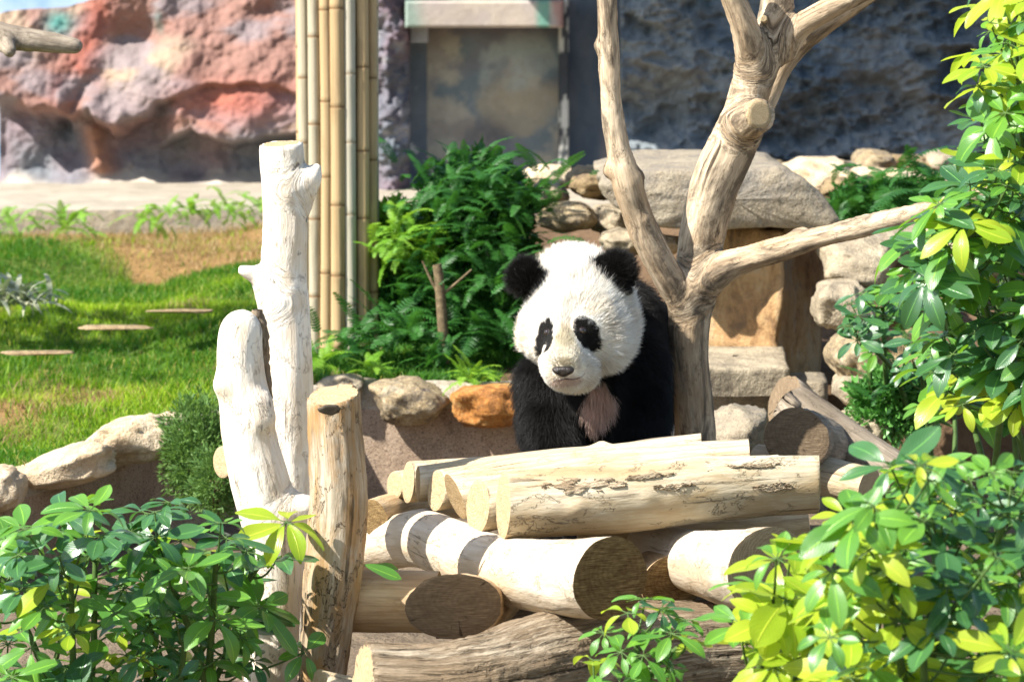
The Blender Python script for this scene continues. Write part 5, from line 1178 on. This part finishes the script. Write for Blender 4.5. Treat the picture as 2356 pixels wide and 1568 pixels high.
# small-leaved bushes: their leaves are far too small to pick apart
def bush(label, c, r, n_, sz, mk, seed, name='bush', cat='bush', up=.4, aspect=.4):
    rg = np.random.default_rng(seed); d = nrm(rg.normal(size=(n_, 3))); rad_ = rg.random(n_) ** .33; c = np.array(c); lump = 1 + .35 * fbm(d * 2.2 + seed, seed, 3)
    p = c + d * (np.array(r) * (rad_ * lump)[:, None]); y = nrm(d + rg.normal(0, .6, (n_, 3)) + np.array([0, 0, up])); x = nrm(np.cross(y, rg.normal(size=(n_, 3)))); s_ = sz * rg.uniform(.6, 1.3, (n_, 1))
    q = np.stack([p, p + y * s_ * .5 + x * s_ * aspect * .5, p + y * s_, p + y * s_ * .5 - x * s_ * aspect * .5], 1).reshape(-1, 3); F = np.arange(4 * n_).reshape(-1, 4)
    g_ = np.zeros((4 * n_, 3)); g_[:, 2] = np.repeat(rg.random(n_), 4)
    root = empty(name, (c[0], c[1], c[2] - r[2]), label, cat)
    tag(part('foliage', q, F, MT[mk], root, {'gc': g_}, smooth=False), kind='stuff')
    segs = [([c - np.array([0, 0, r[2] * 1.05]), c - np.array([0, 0, r[2] * .4]) + rg.normal(0, .2, 3) * r, c + nrm(rg.normal(size=3)) * r * .6], .006, .002) for _ in range(7)]
    v_, f_ = tubes(segs); part('stem', v_, f_, MT['twigw'], root); return root
bush('soft feathery green bush hanging over the low wall beside the white post', P(455, 1035, 10.2), (.10, .12, .16), 8000, .022, 'feather', 1, aspect=.25)
bush('feathery bush base touching the white post', P(500, 1110, 10.0), (.07, .08, .10), 3500, .022, 'feather', 2, aspect=.25)
bush('light green small-leaved bush right of the bamboo column', P(915, 560, 12.35), (.13, .12, .16), 5000, .035, 'fern_b', 3)
bush('dark leafy core of the fern bush', P(1100, 520, 12.5), (.20, .2, .24), 11000, .04, 'fern', 4)
bush('dark leafy undergrowth around the cut sapling', P(1000, 720, 12.3), (.30, .2, .18), 8000, .035, 'fern', 5)
bush('undergrowth behind the panda\'s left side', P(1160, 740, 12.1), (.13, .2, .2), 5000, .035, 'fern', 6)
bush('olive scrub under the cream boulders', P(2040, 480, 12.6), (.26, .2, .10), 6000, .03, 'fern', 8)
bush('low dark scrub beside the lowest boulder', P(2060, 930, 10.3), (.13, .12, .10), 5000, .03, 'leaf_d', 9)
# leafy tree left of the picture whose crown shades the middle of the lawn
bush('leafy tree crown outside the picture at upper left shading the lawn', np.array([-1.25, 13.1, .42]) + np.array(SUN) * 3.3, (.95, .42, .30), 950, .10, 'leaf', 10, name='shade_tree', cat='tree', aspect=.5)
# cut sapling
v_, f_ = tubes([([P(1022, 835, 11.6), P(1018, 740, 11.6), P(1010, 640, 11.6), P(1005, 608, 11.6)], .020, .015), ([P(1012, 680, 11.6), P(990, 640, 11.6), P(972, 600, 11.6)], .007, .003), ([P(1014, 680, 11.6), P(1045, 655, 11.6), P(1085, 620, 11.6)], .006, .003)], 12)
solo('cut_sapling', v_, f_, plain('sapling_bark', (.17, .125, .07), .8, .2, .004, .5, 60), 'thin cut sapling trunk standing in front of the fern bush', 'sapling')
# variegated clump
rg = np.random.default_rng(77)
rootv = empty('grass_clump', P(40, 700, 12.9), 'pale variegated strap-leaved clump at the left edge of the lawn', 'plant'); MT['strap'] = leaf_mat('variegated_strap_leaf', (.30, .33, .20), (.48, .48, .34), (.3, .4, .15), .25, .5, .3, veins=False)
sv, sf, sg = leaf_geo(1.0, .10, 1.5, .2, .005, 2, 7, 2, .8); sme = mesh('blade', sv, sf, MT['strap'], {'gc': sg})
for i in range(110):
    a_ = rg.uniform(0, 6.28); e = rg.uniform(.5, 1.4); y = np.array([math.cos(a_) * math.cos(e), math.sin(a_) * math.cos(e), math.sin(e)])
    o = bpy.data.objects.new('blade', sme); scn.collection.objects.link(o); o.parent = rootv; o.matrix_local = Matrix(lmat(np.array([rg.normal(0, .06), rg.normal(0, .06), 0]), y, np.array([0, 0, 1.]) + rg.normal(0, .1, 3), .20 * rg.uniform(.6, 1.1)).tolist())
# fallen leaf on the white log
lf = bpy.data.objects.new('fallen_leaf', LV['leaf'][2][3]); scn.collection.objects.link(lf); lf.matrix_world = Matrix(lmat(P(838, 1298, 7.3), np.array([.9, -.1, -.25]), np.array([0, -.5, 1.]), .085).tolist()); tag(lf, 'fallen green leaf lying on the tan log beside the stump', 'leaf', 'fallen leaves on the logs')
lf = bpy.data.objects.new('fallen_leaf', LV['leaf'][4][3]); scn.collection.objects.link(lf); lf.matrix_world = Matrix(lmat(P(850, 1302, 7.42), np.array([1, .1, -.02]), np.array([0, -.7, 1.]), .08).tolist()); tag(lf, 'second fallen leaf lying flatter behind the first on the tan log', 'leaf', 'fallen leaves on the logs')

# ------------------------------------------------------------------ grass and dry thatch
def blades(name, n_, x0, x1, y0, y1, hgt, wid, mask, colf, seed, label=None, cat=None):
    rg = np.random.default_rng(seed); x = rg.uniform(x0, x1, n_); y = rg.uniform(y0, y1, n_); k = mask(x, y, rg); x, y = x[k], y[k]; n_ = len(x); z = gz(x, y)
    h = hgt * rg.uniform(.5, 1.3, n_) * (1 + .4 * fbm(np.stack([x * 3, y * 3, 0 * x], -1), seed, 2)); a = rg.uniform(0, np.pi, n_); w_ = wid * rg.uniform(.7, 1.3, n_)
    dx, dy = np.cos(a) * w_, np.sin(a) * w_; lx, ly = rg.normal(0, .45, n_) * h, rg.normal(0, .45, n_) * h
    b = np.stack([x, y, z - .003], -1); V = np.stack([b + np.stack([-dx, -dy, 0 * x], -1), b + np.stack([dx, dy, 0 * x], -1), b + np.stack([dx * .7 + lx * .4, dy * .7 + ly * .4, h * .6], -1), b + np.stack([-dx * .7 + lx * .4, -dy * .7 + ly * .4, h * .6], -1), b + np.stack([lx, ly, h], -1)], 1).reshape(-1, 3)
    i = np.arange(n_)[:, None] * 5; F = np.vstack([i + [0, 1, 2], i + [0, 2, 3], i + [3, 2, 4]]); c = np.repeat(colf(x, y, rg), 5, 0)
    s = NT(name + '_blade'); ac = s.attr('col').outputs['Color']; bs = s.n('BsdfPrincipled', Base_Color=ac, Roughness=.5); bs.inputs['Specular IOR Level'].default_value = .25
    t = s.n('BsdfTranslucent', Color=s.mix(1.0, ac, (1.6, 1.7, .9), 'MULTIPLY')); mx = s.n('MixShader', i0=.35, i1=bs.outputs[0], i2=t.outputs[0]); s.t.links.new(mx.outputs[0], s.out.inputs[0])
    return solo(name, V, F, s.m, label, cat, kind='stuff', attrs={'col': rgba(c)}, smooth=False, origin=np.array([0, 0, 0.]))
def gmask(x, y, rg): return (y - Yw(x) > .12) & (rg.random(len(x)) > brownmask(x, y) * .93) & (y < 17.1)
def gcolf(x, y, rg):
    n = fbm(np.stack([x * 2.2, y * 1.1, 0 * x], -1), 33, 3) * .5 + .5; n2 = fbm(np.stack([x * 1.3, y * 2.4, 0 * x], -1), 36, 3) + .35; c = lerpc((.05, .15, .010), (.34, .47, .025), np.clip(n * .6 + rg.normal(0, .2, len(x)) + .25 - .6 * sstep(n2, .0, .6), 0, 1)); 
    return lerpc(c, (.40, .34, .09), (rg.random(len(x)) < .07) * .8)
blades('lawn_grass', 170000, -2.75, -.35, 9.6, 17.1, .034, .0022, gmask, gcolf, 1, 'bright green lawn grass sloping up to the painted rock', 'grass')
blades('dry_thatch', 45000, -2.75, -.35, 9.6, 17.2, .035, .0022, lambda x, y, rg: (y - Yw(x) > .1) & (rg.random(len(x)) < brownmask(x, y)), lambda x, y, rg: lerpc((.24, .155, .07), (.42, .31, .16), rg.random(len(x))), 2, 'dry brown thatch and dead grass on the bank', 'dry grass')
blades('ground_cover', 30000, -.75, .35, 11.3, 12.6, .05, .004, lambda x, y, rg: fbm(np.stack([x * 5, y * 5, 0 * x], -1), 9, 2) > -.35, lambda x, y, rg: lerpc((.03, .11, .02), (.10, .24, .03), rg.random(len(x))), 3, 'low green ground cover between the ferns', 'ground cover')
